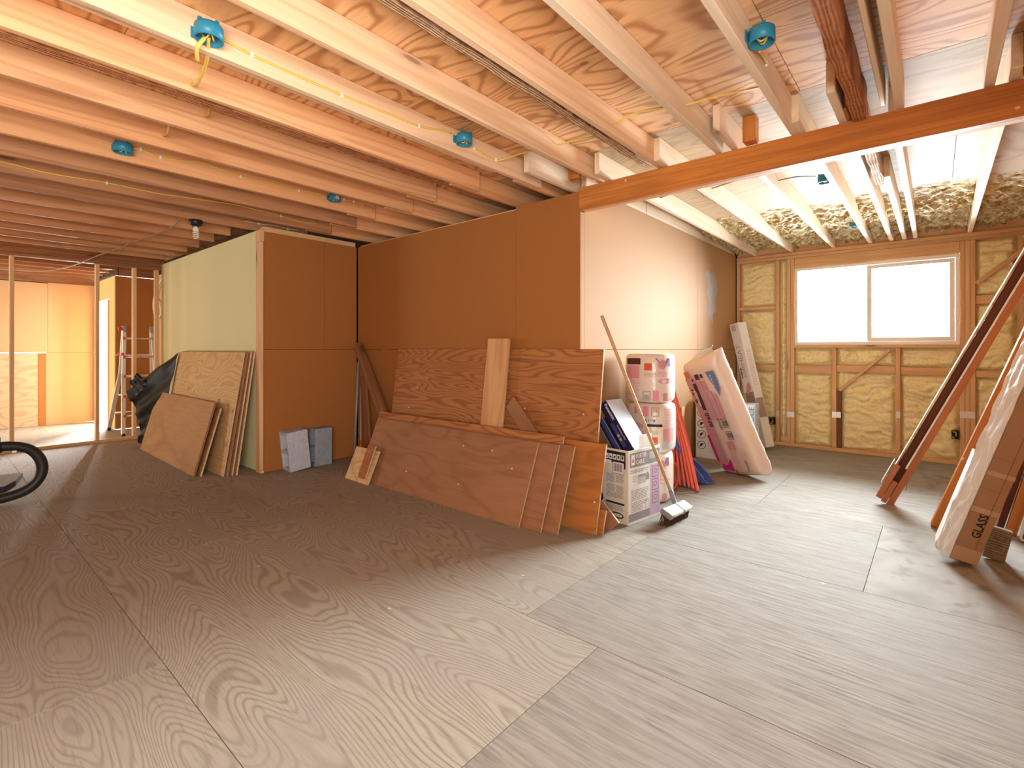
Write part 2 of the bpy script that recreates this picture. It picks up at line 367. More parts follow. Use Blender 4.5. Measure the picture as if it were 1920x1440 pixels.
def tube(name, pts, r, mat, parent=None, n=8, closed=False, smooth_sub=0, cap=True, rfun=None):
    pts = [Vector(p) for p in pts]
    if smooth_sub:
        out = []; L = len(pts)
        rng = range(L) if closed else range(L - 1)
        for i in rng:
            p0 = pts[(i - 1) % L] if (closed or i > 0) else pts[0]; p1 = pts[i]; p2 = pts[(i + 1) % L]
            p3 = pts[(i + 2) % L] if (closed or i + 2 < L) else pts[-1]
            for k in range(smooth_sub):
                t = k / smooth_sub
                out.append(0.5 * ((2 * p1) + (-p0 + p2) * t + (2 * p0 - 5 * p1 + 4 * p2 - p3) * t * t + (-p0 + 3 * p1 - 3 * p2 + p3) * t ** 3))
        if not closed: out.append(pts[-1])
        pts = out
    V = []; Fc = []; L = len(pts); ref = None
    for i, p in enumerate(pts):
        a = pts[(i - 1) % L] if (closed or i > 0) else p; c = pts[(i + 1) % L] if (closed or i < L - 1) else p
        d = (c - a).normalized()
        if ref is None: ref = Vector((0, 0, 1)) if abs(d.z) < 0.9 else Vector((1, 0, 0))
        s = d.cross(ref)
        if s.length < 1e-4: s = d.cross(Vector((0.3, 1, 0.2)))
        s.normalize(); ref = s.cross(d).normalized()
        rr = r if rfun is None else r * rfun(i / max(1, L - 1))
        for k in range(n):
            an = 2 * math.pi * k / n
            V.append(p + (s * math.cos(an) + ref * math.sin(an)) * rr)
    for i in range(L if closed else L - 1):
        for k in range(n):
            a = i * n + k; b_ = i * n + (k + 1) % n; j = (i + 1) % L
            Fc.append((a, b_, j * n + (k + 1) % n, j * n + k))
    if cap and not closed:
        Fc.append(tuple(range(n - 1, -1, -1))); Fc.append(tuple(range((L - 1) * n, L * n)))
    return link(name, mesh(name, V, Fc, True), mat, parent)
def lathe(name, prof, mat, parent=None, n=24, mw=None, closed=False):
    V = []; Fc = []
    for (r, z) in prof:
        for k in range(n):
            a = 2 * math.pi * k / n; V.append((r * math.cos(a), r * math.sin(a), z))
    for i in range(len(prof) - 1):
        for k in range(n):
            Fc.append((i * n + k, i * n + (k + 1) % n, (i + 1) * n + (k + 1) % n, (i + 1) * n + k))
    return link(name, mesh(name, V, Fc, True), mat, parent, mw)

# flat printing, laid on a surface through a map f(u, v) -> (point, normal)
def flat_map(o, u, v):
    o, u, v = Vector(o), Vector(u).normalized(), Vector(v).normalized(); nn = u.cross(v).normalized()
    return lambda a, b_: (o + u * a + v * b_, nn)
def print_rects(name, f, rects, mat, parent, lift=0.0012, sub=1):
    if 1 < len(rects) <= 5:
        for q in rects: o = print_rects(name, f, [q], mat, parent, lift, sub)
        return o
    V = []; Fc = []
    for (a0, b0, a1, b1) in rects:
        nu = max(1, int(sub * abs(a1 - a0) / 0.02)) if sub > 1 else 1
        base = len(V)
        for i in range(nu + 1):
            a = a0 + (a1 - a0) * i / nu
            for b_ in (b0, b1):
                p, nn = f(a, b_); V.append(p + nn * lift)
        for i in range(nu): Fc.append((base + 2 * i, base + 2 * i + 2, base + 2 * i + 3, base + 2 * i + 1))
    o = link(name, mesh(name, V, Fc), mat, parent)
    if len(rects) > 1: o['kind'] = 'stuff'
    return o
def print_poly(name, f, polys, mat, parent, lift=0.0012):
    V = []; Fc = []
    for pl in polys:
        base = len(V)
        for (a, b_) in pl:
            p, nn = f(a, b_); V.append(p + nn * lift)
        Fc.append(tuple(range(base, base + len(pl))))
    me = mesh(name, V, Fc)
    if len(polys) > 3:
        bm = bmesh.new(); bm.from_mesh(me); bmesh.ops.remove_doubles(bm, verts=bm.verts, dist=1e-5); bm.to_mesh(me); bm.free()
    return link(name, me, mat, parent)
def print_text(f, s, a, b_, size, mat, parent, rot=0.0, width=None, lift=0.0016, name='lettering', align='LEFT', bold=0.0):
    cu = bpy.data.curves.new('txt', 'FONT'); cu.body = s; cu.size = size; cu.align_x = align; cu.resolution_u = 2; cu.offset = bold
    to = bpy.data.objects.new('txt', cu); COL.objects.link(to)
    dg = bpy.context.evaluated_depsgraph_get(); me = bpy.data.meshes.new_from_object(to.evaluated_get(dg))
    bpy.data.objects.remove(to); bpy.data.curves.remove(cu)
    xs = [v.co.x for v in me.vertices]
    k = 1.0
    if width and xs: k = width / max(1e-6, max(xs) - min(xs))
    c, sn = math.cos(rot), math.sin(rot)
    for v in me.vertices:
        x, y = v.co.x * k, v.co.y
        p, nn = f(a + x * c - y * sn, b_ + x * sn + y * c); v.co = p + nn * lift
    me.name = name; me.materials.clear()
    return link(name, me, mat, parent)
def text_lines(a0, a1, b_top, b_bot, pitch, h, seed=0, ragged=0.15):
    r = random.Random(seed); out = []; b_ = b_top
    while b_ - h > b_bot:
        a = a0; end = a1 - (a1 - a0) * ragged * r.random()
        while a < end:
            wd = (a1 - a0) * r.uniform(0.06, 0.2); out.append((a, b_ - h, min(end, a + wd), b_)); a += wd + (a1 - a0) * 0.025
        b_ -= pitch
    return out
def ring_poly(cx, cy, rx, ry, th, n=20):
    out = []
    for i in range(n):
        a, b_ = 2 * math.pi * i / n, 2 * math.pi * (i + 1) / n
        out.append([(cx + (rx - th) * math.cos(a), cy + (ry - th) * math.sin(a)), (cx + rx * math.cos(a), cy + ry * math.sin(a)),
                    (cx + rx * math.cos(b_), cy + ry * math.sin(b_)), (cx + (rx - th) * math.cos(b_), cy + (ry - th) * math.sin(b_))])
    return out
def frame_rects(a0, b0, a1, b1, t):
    return [(a0, b0, a1, b0 + t), (a0, b1 - t, a1, b1), (a0, b0 + t, a0 + t, b1 - t), (a1 - t, b0 + t, a1, b1 - t)]

# ================================================================== THE SETTING
XL, XR, YB, YW = -11.0, 0.74, -2.75, 7.05
ZJ, ZC = 2.44, 2.59
# ------------------------------------------------------------------ floor: plywood sheets
floor = link('floor', mesh('floor', box_v(XL - 0.3, YB - 0.2, -0.12, XR + 0.2, YW + 0.2, -0.018), BOXF), 'seam')
tag(floor, 'worn plywood subfloor of large rectangular sheets', kind='structure')
rows = [(-3.06, -1.84, 0.9), (-1.84, -0.62, -0.5), (-0.62, 0.60, -2.29), (0.60, 1.785, -1.054), (1.785, 3.055, -1.432), (3.055, 4.275, -0.28), (4.275, 5.495, -1.075),
        (5.495, 6.715, -0.2), (6.715, 7.22, -1.5)]
for (y0, y1, xj) in rows:
    x = xj
    while x > XL - 0.2: x -= 2.44
    while x < XR + 0.15:
        a, b_ = max(x, XL - 0.25), min(x + 2.44, XR + 0.15)
        if b_ - a > 0.05:
            warm = b_ < -0.9 and y1 < 3.2 or b_ < -2.3 or (a < -2 and y0 < 0)
            bx('plywood_sheet', a + 0.0013, y0 + 0.0013, -0.018, b_ - 0.0013, y1 - 0.0013, 0, 'floor_warm' if warm else 'floor_grey', floor, 0.0005)
        x += 2.44

# ------------------------------------------------------------------ ceiling: plywood sheets and joists
ceiling = link('ceiling', mesh('ceiling', box_v(XL - 0.3, YB - 0.2, ZC + 0.016, XR + 0.2, YW + 0.4, ZC + 0.1), BOXF), 'dark')
tag(ceiling, 'open joist ceiling under plywood sheets', kind='structure')
crow = [(-3.1, -1.88, 0.2), (-1.88, -0.66, -1.0), (-0.66, 0.56, -0.4), (0.56, 1.78, -1.6), (1.78, 3.0, -0.55), (3.0, 4.22, -0.98), (4.22, 5.44, 0.1), (5.44, 6.66, -1.1), (6.66, 7.3, 0.1)]
for (y0, y1, xj) in crow:
    x = xj
    while x > XL - 0.2: x -= 2.44
    while x < XR + 0.15:
        a, b_ = max(x, XL - 0.25), min(x + 2.44, XR + 0.15)
        if b_ - a > 0.05: bx('plywood_sheet', a + 0.0015, y0 + 0.0015, ZC, b_ - 0.0015, y1 - 0.0015, ZC + 0.016, 'ceil_fir' if y0 < 2.9 else 'ceil_pale', ceiling, 0.001)
        x += 2.44
JT = 0.038
def joist(x, y0, y1, mat='lumber', z0=ZJ, z1=ZC - 0.001, t=JT): return bx('joist', x, y0, z0, x + t, y1, z1, mat, ceiling, 0.003)
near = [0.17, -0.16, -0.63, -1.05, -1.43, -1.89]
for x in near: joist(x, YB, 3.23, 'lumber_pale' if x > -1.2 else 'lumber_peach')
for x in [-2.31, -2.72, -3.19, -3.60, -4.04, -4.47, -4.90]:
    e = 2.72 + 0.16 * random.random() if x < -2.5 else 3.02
    joist(x, YB, e, 'lumber_peach' if x > -2.4 else ('lumber' if x > -4.2 else 'lumber_mid'))  # joist tone steps darker towards the left
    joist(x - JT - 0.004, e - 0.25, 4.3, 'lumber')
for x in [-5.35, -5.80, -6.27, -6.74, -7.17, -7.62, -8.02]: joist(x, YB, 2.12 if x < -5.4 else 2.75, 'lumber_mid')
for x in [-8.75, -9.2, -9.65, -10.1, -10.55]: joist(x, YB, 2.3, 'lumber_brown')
# doubled member beside the cable joist
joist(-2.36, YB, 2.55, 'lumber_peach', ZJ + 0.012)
# rough old timbers
def rough_joist(x, y0, y1, z0, z1, t, mat):
    n = 60; V = []; Fc = []; r = random.Random(int(abs(x) * 1000))
    for i in range(n + 1):
        y = y0 + (y1 - y0) * i / n; j = lambda s: (noise.noise(Vector((x * 5, y * 7, s))) * 0.010)
        V += [(x + j(1), y, z0 + j(2)), (x + t + j(3), y, z0 + j(4)), (x + t + j(5), y, z1), (x + j(6), y, z1)]
    for i in range(n):
        a = 4 * i
        for k in range(4): Fc.append((a + k, a + (k + 1) % 4, a + 4 + (k + 1) % 4, a + 4 + k))
    Fc += [(3, 2, 1, 0), (4 * n, 4 * n + 1, 4 * n + 2, 4 * n + 3)]
    o = link('rough_joist', mesh('rough_joist', V, Fc), mat, ceiling)
    return o
rough_joist(-1.565, YB, 2.55, 2.50, ZC - 0.001, 0.05, 'rough')
rough_joist(-1.52, YB, 3.20, 2.465, ZC - 0.001, 0.045, 'rough')
rough_joist(-2.825, YB, 2.95, 2.452, ZC - 0.001, 0.055, 'rough_red')
rough_joist(-0.335, YB, 3.20, 2.42, ZC - 0.001, 0.06, 'rough_red')
joist(-0.215, YB, 3.16, 'lumber_pale', ZJ + 0.02, t=0.02)
joist(0.30, YB, 3.23, 'lumber', ZJ + 0.0)
for (x, y0) in [(-2.165, 2.67), (-1.815, 3.02), (-1.395, 3.06), (-0.955, 2.86), (-0.595, 3.02), (-0.40, 2.78), (-0.285, 4.4), (-0.19, 3.25), (0.25, 3.06)]:
    joist(x, y0, 7.06 if x > -2.1 else 3.4, 'lumber_pale')
rough_joist(-1.47, 3.26, 7.0, 2.49, ZC - 0.001, 0.05, 'rough')
rough_joist(-0.335, 3.26, 4.5, 2.42, ZC - 0.001, 0.05, 'rough')
bx('blocking', -2.02, 3.0, ZJ, -1.93, 3.04, ZC - 0.002, 'beam', ceiling); bx('blocking', -0.87, 3.12, ZJ, -0.80, 3.2, ZC - 0.002, 'beam', ceiling)
bx('blocking', -0.36, 3.02, ZJ, -0.345, 3.2, ZC - 0.002, 'beam', ceiling)
joist(-2.106, 3.31, 7.06, 'lumber_pale', 2.40, t=0.046)
# beam carrying the joists
beam = struct('ceiling_beam', 'dark orange brown beam under the joists'); 
bx('front_plank', -2.046, 3.18, 2.265, XR, 3.222, 2.432, 'beam', beam, 0.003)
bx('rear_plank', -2.046, 3.224, 2.268, XR, 3.262, 2.432, 'lumber', beam, 0.003)
bx('nailer_strip', -2.046, 3.264, 2.275, XR, 3.30, 2.432, 'lumber', beam, 0.003)

# ------------------------------------------------------------------ wallboard walls
def wall(name, label): return struct(name, label)
w1 = wall('wall_front', 'tan wallboard wall behind the stacked plywood')
T = 0.012
for (x0, x1, z0, z1) in [(-5.03, -2.60, 0.005, 1.217), (-2.597, -2.046, 0.005, 1.217), (-5.03, -2.683, 1.22, 2.385), (-2.680, -2.046, 1.22, 2.412)]:
    y = 3.2 if x0 < -2.65 or z0 < 1 else 3.197
    bx('wallboard_sheet', x0, y, z0, x1, y + T, z1, 'tan', w1, 0.001)
for i in range(8): bx('stud', -5.0 + i * 0.41, 3.215, 0.04, -4.962 + i * 0.41, 3.30, 2.36, 'stud', w1)
bx('top_plate', -5.0, 3.215, 2.36, -2.07, 3.305, 2.40, 'stud', w1)
w2 = wall('wall_right', 'sunlit wallboard wall leading to the window')
for (y0, y1, z0, z1) in [(3.214, 4.90, 0.005, 1.217), (4.903, 7.04, 0.005, 1.217), (3.264, 5.62, 1.22, 2.475), (5.623, 7.04, 1.22, 2.475)]:
    bx('wallboard_sheet', -2.046 - T, y0, z0, -2.046, y1, z1, 'tan_lit', w2, 0.001)
bx('wallboard_strip', -2.046 - T, 3.213, 1.22, -2.046, 3.263, 2.262, 'tan_lit', w2, 0.001)
pp = [(5.88, 2.09), (5.95, 2.16), (6.10, 2.10), (6.17, 2.17), (6.26, 2.06), (6.31, 1.94), (6.22, 1.82), (6.27, 1.70), (6.14, 1.64), (6.12, 1.52), (6.02, 1.60), (5.93, 1.62), (5.99, 1.78), (5.92, 1.88), (5.96, 1.98)]
n = len(pp)
pm = mesh('plaster_patch', [(-2.0459, y, z) for y, z in pp] + [(-2.043, 6.08 + (y - 6.08) * 0.93, 1.86 + (z - 1.86) * 0.95) for y, z in pp],
          [tuple(range(n, 2 * n))[::-1]] + [(i, (i + 1) % n, n + (i + 1) % n, n + i) for i in range(n)])
link('plaster_patch', pm, 'plaster', w2)
w4 = wall('wall_alcove', 'tan wallboard return wall behind the concrete blocks')
for (y0, y1, z0, z1) in [(2.165, 3.195, 0.005, 1.217), (2.165, 2.80, 1.22, 2.385), (2.803, 3.195, 1.22, 2.385)]:
    bx('wallboard_sheet', -5.05 - T, y0, z0, -5.05, y1, z1, 'tan', w4, 0.001)
bx('stud', -5.155, 2.128, 0.03, -5.065, 2.166, 2.28, 'stud', w4)
bx('sill_plate', -5.155, 2.128, 0.0, -5.052, 2.166, 0.028, 'stud', w4)
bx('top_plate', -5.155, 2.126, 2.282, -5.052, 2.166, 2.40, 'stud', w4)
bx('top_plate', -5.16, 2.168, 2.30, -5.064, 3.19, 2.438, 'stud', w4)
w5 = wall('wall_left', 'pale greenish wallboard partition')
for (x0, x1) in [(-6.22, -5.17), (-7.16, -6.223), (-8.30, -7.163)]: bx('wallboard_sheet', x0, 2.15, 0.005, x1, 2.166, 2.41, 'green', w5, 0.001)

# stud partition far left
ws = wall('wall_partition', 'open stud partition without boards')
XS = -8.3
for y in (-2.1, -1.3, -0.55, 0.12, 0.66, 1.45, 1.845, 2.10): bx('stud', XS - 0.089, y - 0.019, 0.04, XS, y + 0.019, 2.33, 'stud', ws)
bx('bottom_plate', XS - 0.089, YB, 0.0, XS, 2.148, 0.038, 'stud', ws)
bx('top_plate', XS - 0.089, YB, 2.332, XS, 2.148, 2.37, 'lumber_brown', ws)
bx('upper_top_plate', XS - 0.089, YB, 2.372, XS, 2.148, 2.41, 'lumber_brown', ws)
# far room
wf = wall('wall_far', 'peach coloured board wall beyond the stud partition')
XF = -10.87
for (y0, y1, z0, z1, m) in [(-2.7, -0.40, 1.17, 2.28, 'peach'), (-0.397, 1.27, 1.17, 2.28, 'peach'), (1.273, 1.858, 1.17, 2.29, 'peach'), (1.25, 1.858, 0.005, 1.167, 'peach'), (-2.7, 1.247, 0.005, 1.16, 'ceil_pale')]:
    bx('wallboard_sheet', XF - 0.02, y0, z0, XF, y1, z1, m, wf, 0.001)
bx('cap_strip', XF, -2.7, 1.155, XF + 0.02, 1.25, 1.18, 'white', wf)
bx('edge_strip', XF, 1.16, 0.005, XF + 0.006, 1.25, 1.155, 'tan', wf)
bx('ledger_board', XF, YB, 2.29, XF + 0.04, 1.9, 2.40, 'lumber_brown', wf); bx('ledger_board', XF, YB, 2.40, XF + 0.09, 1.9, 2.5, 'lumber_brown', wf)
wy = wall('wall_doorway', 'yellow board wall with the bright doorway')
bx('wallboard_sheet', -9.84, 1.86, 0.005, -9.50, 1.872, 2.34, 'yellow_wall', wy, 0.001)
bx('wallboard_sheet', -10.87, 1.86, 2.01, -9.843, 1.872, 2.34, 'yellow_wall', wy, 0.001)
bx('wallboard_sheet', -10.87, 1.86, 0.005, -10.56, 1.872, 2.005, 'yellow_wall', wy, 0.001)
bx('door_jamb', -9.87, 1.84, 0.0, -9.845, 1.97, 2.0, 'stud', wy); bx('door_jamb', -10.555, 1.84, 0.0, -10.53, 1.97, 2.0, 'stud', wy)
wb = wall('wall_closet', 'brown board wall behind the ladder')
bx('wallboard_sheet', -9.512, 1.873, 0.005, -9.50, 2.40, 1.13, 'tan', wb, 0.001); bx('wallboard_sheet', -9.512, 1.873, 1.133, -9.50, 2.40, 2.34, 'tan', wb, 0.001)
wp = wall('wall_plywood', 'yellow plywood wall beside the ladder')
bx('plywood_sheet', -9.50, 2.40, 0.005, -8.30, 2.416, 2.40, 'ply_yellow', wp, 0.001)

# unseen enclosure: right and back walls, each with an opening added for its fill light
wr = wall('wall_east', 'board wall to the right of the camera')
for (y0, y1, z0, z1) in [(YB, YW, 0, 0.5), (YB, YW, 2.1, ZC), (YB, -2.5, 0.5, 2.1), (0.1, YW, 0.5, 2.1)]: bx('wallboard_sheet', XR, y0, z0, XR + 0.02, y1, z1, 'tan', wr, 0.0)
wk = wall('wall_back', 'board wall behind the camera')
for (x0, x1, z0, z1) in [(-8.5, XR, 0, ZC), (XL, -10.5, 0, ZC), (-10.5, -8.5, 0, 0.85), (-10.5, -8.5, 2.15, ZC)]: bx('wallboard_sheet', x0, YB - 0.02, z0, x1, YB, z1, 'tan', wk, 0.0)

# ------------------------------------------------------------------ window wall
ww = wall('wall_window', 'stud wall filled with yellow spray foam around the window')
YF = YW                         # inner face of the studs
def wstud(x0, x1, z0, z1, m='stud', name='stud', dy=0.0): return bx(name, x0, YF + dy, z0, x1, YF + 0.089, z1, m, ww)
bx('sheathing', -2.1, YF + 0.09, -0.02, -1.36, YF + 0.105, 2.59, 'dark', ww, 0); bx('sheathing', 0.2, YF + 0.09, -0.02, XR, YF + 0.105, 2.59, 'dark', ww, 0)
bx('sheathing', -1.36, YF + 0.09, -0.02, 0.2, YF + 0.105, 1.24, 'dark', ww, 0); bx('sheathing', -1.36, YF + 0.09, 2.25, 0.2, YF + 0.105, 2.59, 'dark', ww, 0)
bx('bottom_plate', -2.04, YF - 0.001, 0, XR, YF + 0.089, 0.04, 'stud', ww)
bx('top_plate', -2.04, YF - 0.001, 2.36, XR, YF + 0.089, 2.398, 'stud', ww); bx('upper_top_plate', -2.04, YF - 0.004, 2.40, XR, YF + 0.089, 2.438, 'stud', ww)
bx('rim_board', -2.04, YF + 0.03, 2.44, XR, YF + 0.07, 2.59, 'stud', ww)
wstud(-2.04, -2.0, 0.042, 2.358)
for (a, b_) in [(-1.565, -1.523), (-1.438, -1.397), (-1.395, -1.352)]: wstud(a, b_, 0.042, 2.358)
wstud(0.192, 0.23, 0.042, 2.358); wstud(0.232, 0.27, 0.042, 2.358); wstud(0.272, 0.312, 0.042, 2.358)
wstud(-0.952, -0.908, 0.042, 1.236); wstud(-0.345, -0.303, 0.042, 1.236); wstud(-0.906, -0.862, 0.042, 0.72, 'lumber_brown', dy=0.02)
wstud(-1.35, 0.19, 2.232, 2.358, name='header'); wstud(-1.35, 0.19, 1.238, 1.274, name='window_sill', dy=-0.012)
wstud(0.62, 0.66, 0.042, 2.358)
for (a, b_, z0, z1, d) in [(-1.998, -1.567, 1.735, 1.775, 0.0), (-1.998, -1.567, 0.94, 1.02, 0.012), (-1.35, -0.954, 0.925, 1.02, 0.012), (-0.906, -0.347, 0.95, 1.03, 0.02), (-0.301, 0.19, 0.94, 1.02, 0.02),
                           (0.314, 0.618, 1.69, 1.78, 0.02), (0.314, 0.618, 0.93, 1.0, 0.012)]:
    wstud(a, b_, z0, z1, name='blocking', dy=d)
bar('brace', (-0.395, YF - 0.004, 1.215), (-0.875, YF - 0.004, 0.73), 0.05, 0.03, 'stud', ww, up=(0, 1, 0))
bar('brace', (0.318, YF + 0.004, 1.90), (0.74, YF + 0.004, 2.28), 0.05, 0.045, 'stud', ww, up=(0, 1, 0))

def foam_cell(x0, x1, z0, z1, depth=0.068, seed=0, hor=True):
    res = 0.014; nx = max(6, int((x1 - x0) / res)); nz = max(6, int((z1 - z0) / res)); V = []; Fc = []
    for j in range(nz + 1):
        for i in range(nx + 1):
            u, v = i / nx, j / nz; x = x0 + (x1 - x0) * u; z = z0 + (z1 - z0) * v
            e = min(u * (x1 - x0), (1 - u) * (x1 - x0)); g = min(v * (z1 - z0), (1 - v) * (z1 - z0)); m = min(e, g)
            edge = min(1.0, m / 0.045); edge = edge * edge * (3 - 2 * edge)
            wob = noise.noise(Vector((x * 2.2, z * 2.2, seed))) * 1.2
            r = abs(math.sin((z * 36 + wob * 5.0 + noise.noise(Vector((x * 9, z * 7, seed + 9))) * 3.0))) * (0.45 + 0.75 * abs(noise.noise(Vector((x * 5, z * 9, seed + 21)))) * 2) if hor else 0.5
            t = noise.fractal(Vector((x * 7, z * 13, seed)), 0.8, 2.0, 4)
            y = YF + 0.075 - depth * edge * (0.46 + 0.46 * r + 0.30 * t)
            jx = 0.012 * noise.noise(Vector((x * 11, z * 11, seed + 3))) * edge
            V.append((x + jx, y, z + 0.010 * noise.noise(Vector((x * 9, z * 9, seed + 5))) * edge))
    for j in range(nz):
        for i in range(nx):
            a = j * (nx + 1) + i; Fc.append((a, a + 1, a + nx + 2, a + nx + 1))
    return link('foam_insulation', mesh('foam_insulation', V, Fc, True), 'foam', ww)
cells = [(-2.0, -1.565, 0.04, 0.94), (-2.0, -1.565, 1.02, 1.735), (-2.0, -1.565, 1.775, 2.36), (-1.523, -1.438, 0.04, 2.36),
         (-1.352, -0.952, 0.04, 0.925), (-1.352, -0.952, 1.02, 1.238), (-0.862, -0.345, 0.04, 0.95), (-0.908, -0.345, 1.03, 1.238),
         (-0.303, 0.192, 0.04, 0.94), (-0.303, 0.192, 1.02, 1.238), (0.312, 0.62, 0.04, 0.93), (0.312, 0.62, 1.0, 1.69), (0.312, 0.62, 1.78, 2.36), (-0.908, -0.862, 0.72, 0.95), (0.66, 0.74, 0.04, 2.36)]
for i, c in enumerate(cells): foam_cell(*c, seed=i * 7.3)
for (x, z, wd) in [(-1.544, 0.40, 0.04), (-1.396, 0.40, 0.085), (-0.93, 0.435, 0.044), (-0.884, 0.44, 0.044), (-0.324, 0.485, 0.04), (0.25, 0.535, 0.12)]:
    bx('nail_plate', x - wd / 2, YF - 0.003, z - 0.035, x + wd / 2, YF - 0.0005, z + 0.035, 'metal', ww, 0.0005)
# ceiling foam between the far joists
bays = [(-2.04, -1.82), (-1.775, -1.475), (-1.35, -0.96), (-0.915, -0.60), (-0.555, -0.29), (-0.245, -0.195), (-0.15, 0.245), (0.29, 0.74)]
for bi, (x0, x1) in enumerate(bays):
    res = 0.016; nx = max(4, int((x1 - x0) / res)); ny = 110; V = []; Fc = []; y0 = 5.25 + 0.1 * random.random()
    for j in range(ny + 1):
        for i in range(nx + 1):
            u, v = i / nx, j / ny; x = x0 + (x1 - x0) * u; y = y0 + (7.07 - y0) * v
            st = 0.10 * noise.noise(Vector((x * 4, 3.3, bi)))
            ramp = min(1.0, max(0.0, (v - 0.05 - st) / 0.28)); t = noise.fractal(Vector((x * 17, y * 17, bi * 3.1)), 0.7, 2.0, 4)
            fr = max(0.0, (v - 0.86) / 0.14)
            V.append((x, y, ZC + 0.004 - ramp * (0.026 + 0.020 * v + 0.040 * (t + 0.35)) - 0.035 * fr * fr * (0.6 + t)))
    for j in range(ny):
        for i in range(nx):
            a = j * (nx + 1) + i; Fc.append((a, a + nx + 1, a + nx + 2, a + 1))
    link('foam_insulation', mesh('foam_insulation', V, Fc, True), 'foam_rough', ceiling)

# window
win = struct('window_1', 'white framed sliding window with bright panes')
x0, x1, z0, z1 = -1.351, 0.191, 1.275, 2.231; yy = YF + 0.02
def wbox(n_, a, b_, c, d, y0, y1, m='vinyl', par=win): return bx(n_, a, y0, c, b_, y1, d, m, par, 0.003)
fr = empty('window_frame'); fr.parent = win
for (a, b_, c, d) in [(x0, x1, z0, z0 + 0.035), (x0, x1, z1 - 0.035, z1), (x0, x0 + 0.035, z0 + 0.035, z1 - 0.035), (x1 - 0.035, x1, z0 + 0.035, z1 - 0.035)]: wbox('frame_bar', a, b_, c, d, yy, yy + 0.07, par=fr)
sash = empty('sliding_sash'); sash.parent = win
sx0, sx1 = -0.61, x1 - 0.036
for (a, b_, c, d) in [(sx0, sx1, z0 + 0.036, z0 + 0.08), (sx0, sx1, z1 - 0.08, z1 - 0.036), (sx0, sx0 + 0.045, z0 + 0.08, z1 - 0.08), (sx1 - 0.045, sx1, z0 + 0.08, z1 - 0.08)]: wbox('sash_bar', a, b_, c, d, yy + 0.012, yy + 0.036, par=sash)
wbox('pane', sx0 + 0.045, sx1 - 0.045, z0 + 0.08, z1 - 0.08, yy + 0.022, yy + 0.026, 'glass')
wbox('pane', x0 + 0.035, sx0 + 0.02, z0 + 0.035, z1 - 0.035, yy + 0.048, yy + 0.052, 'glass')
wbox('meeting_rail', sx0 - 0.005, sx0 + 0.03, z0 + 0.036, z1 - 0.036, yy + 0.04, yy + 0.06)

# hidden closure behind the wallboard so that no daylight leaks through the joints
wc = wall('wall_hidden', 'dark board closing the space behind the tan walls')
bx('wallboard_sheet', -9.6, 4.35, 0, -2.06, 4.36, ZC, 'dark', wc, 0); bx('wallboard_sheet', -2.075, 4.35, 0, -2.065, YW + 0.1, ZC, 'dark', wc, 0)
bx('wallboard_sheet', -9.6, 2.42, 0, -9.59, 4.36, ZC, 'dark', wc, 0); bx('wallboard_sheet', -11.1, YB, 0, -11.09, 1.88, ZC, 'dark', wc, 0)
bx('wallboard_sheet', -11.1, 1.90, 2.345, -9.5, 1.91, ZC, 'dark', wc, 0); bx('wallboard_sheet', -9.5, 2.42, 2.4, -8.3, 2.43, ZC, 'dark', wc, 0)

bx('wallboard_sheet', -9.515, 1.873, 2.342, -9.505, 2.42, ZC, 'lumber_brown', wc, 0)
# ================================================================== THINGS
def thing(name, loc, label, cat, group=None): return tag(empty(name, loc), label, cat, group)
def solo(o, label, cat, group=None): return tag(o, label, cat, group)

# ------------------------------------------------------------------ sheets leaning on the front wall
def lean(name, x0, x1, yb, yt, z, th, mat, label, cat='plywood', group=None, dx=0.0, edge='edge'):
    return solo(sheet(name, (x0, yb, 0.002), (x1, yb, 0.002), (x0 + dx, yt, z), th, mat, edge=edge), label, cat, group)
lean('plywood_sheet', -4.235, -1.822, 3.005, 3.165, 1.222, 0.014, 'ply_red', 'large reddish plywood sheet leaning flat against the tan wall, tallest of its stack')
lean('plywood_offcut', -2.95, -1.70, 2.845, 2.985, 0.575, 0.014, 'ply_orange', 'orange plywood offcut leaning right beside the white tool carton')
lean('plywood_offcut', -4.24, -2.02, 2.77, 2.945, 0.600, 0.014, 'ply_red', 'long reddish plywood strip whose top edge shows behind the front brown board')
lean('plywood_offcut', -3.6, -1.895, 2.685, 2.895, 0.553, 0.014, 'ply_brown', 'brown plywood board third from the front in the fanned stack')
lean('plywood_offcut', -4.16, -2.005, 2.648, 2.868, 0.552, 0.013, 'ply_brown', 'brown plywood board second from the front in the fanned stack')
lean('plywood_offcut', -3.93, -2.17, 2.618, 2.845, 0.552, 0.013, 'ply_brown', 'long brown plywood board at the very front of the fanned stack')
solo(bar('plank', (-2.80, 2.958, 0.004), (-2.785, 3.112, 1.31), 0.245, 0.022, 'pine', up=(1, 0, 0)), 'upright light brown plank standing against the large reddish plywood', 'plank')
solo(bar('plank', (-2.595, 3.025, 0.80), (-2.08, 2.965, 0.30), 0.012, 0.13, 'ply_brown', up=(0, 1, 0.1)), 'narrow dark offcut propped diagonally in front of the reddish plywood', 'plank')
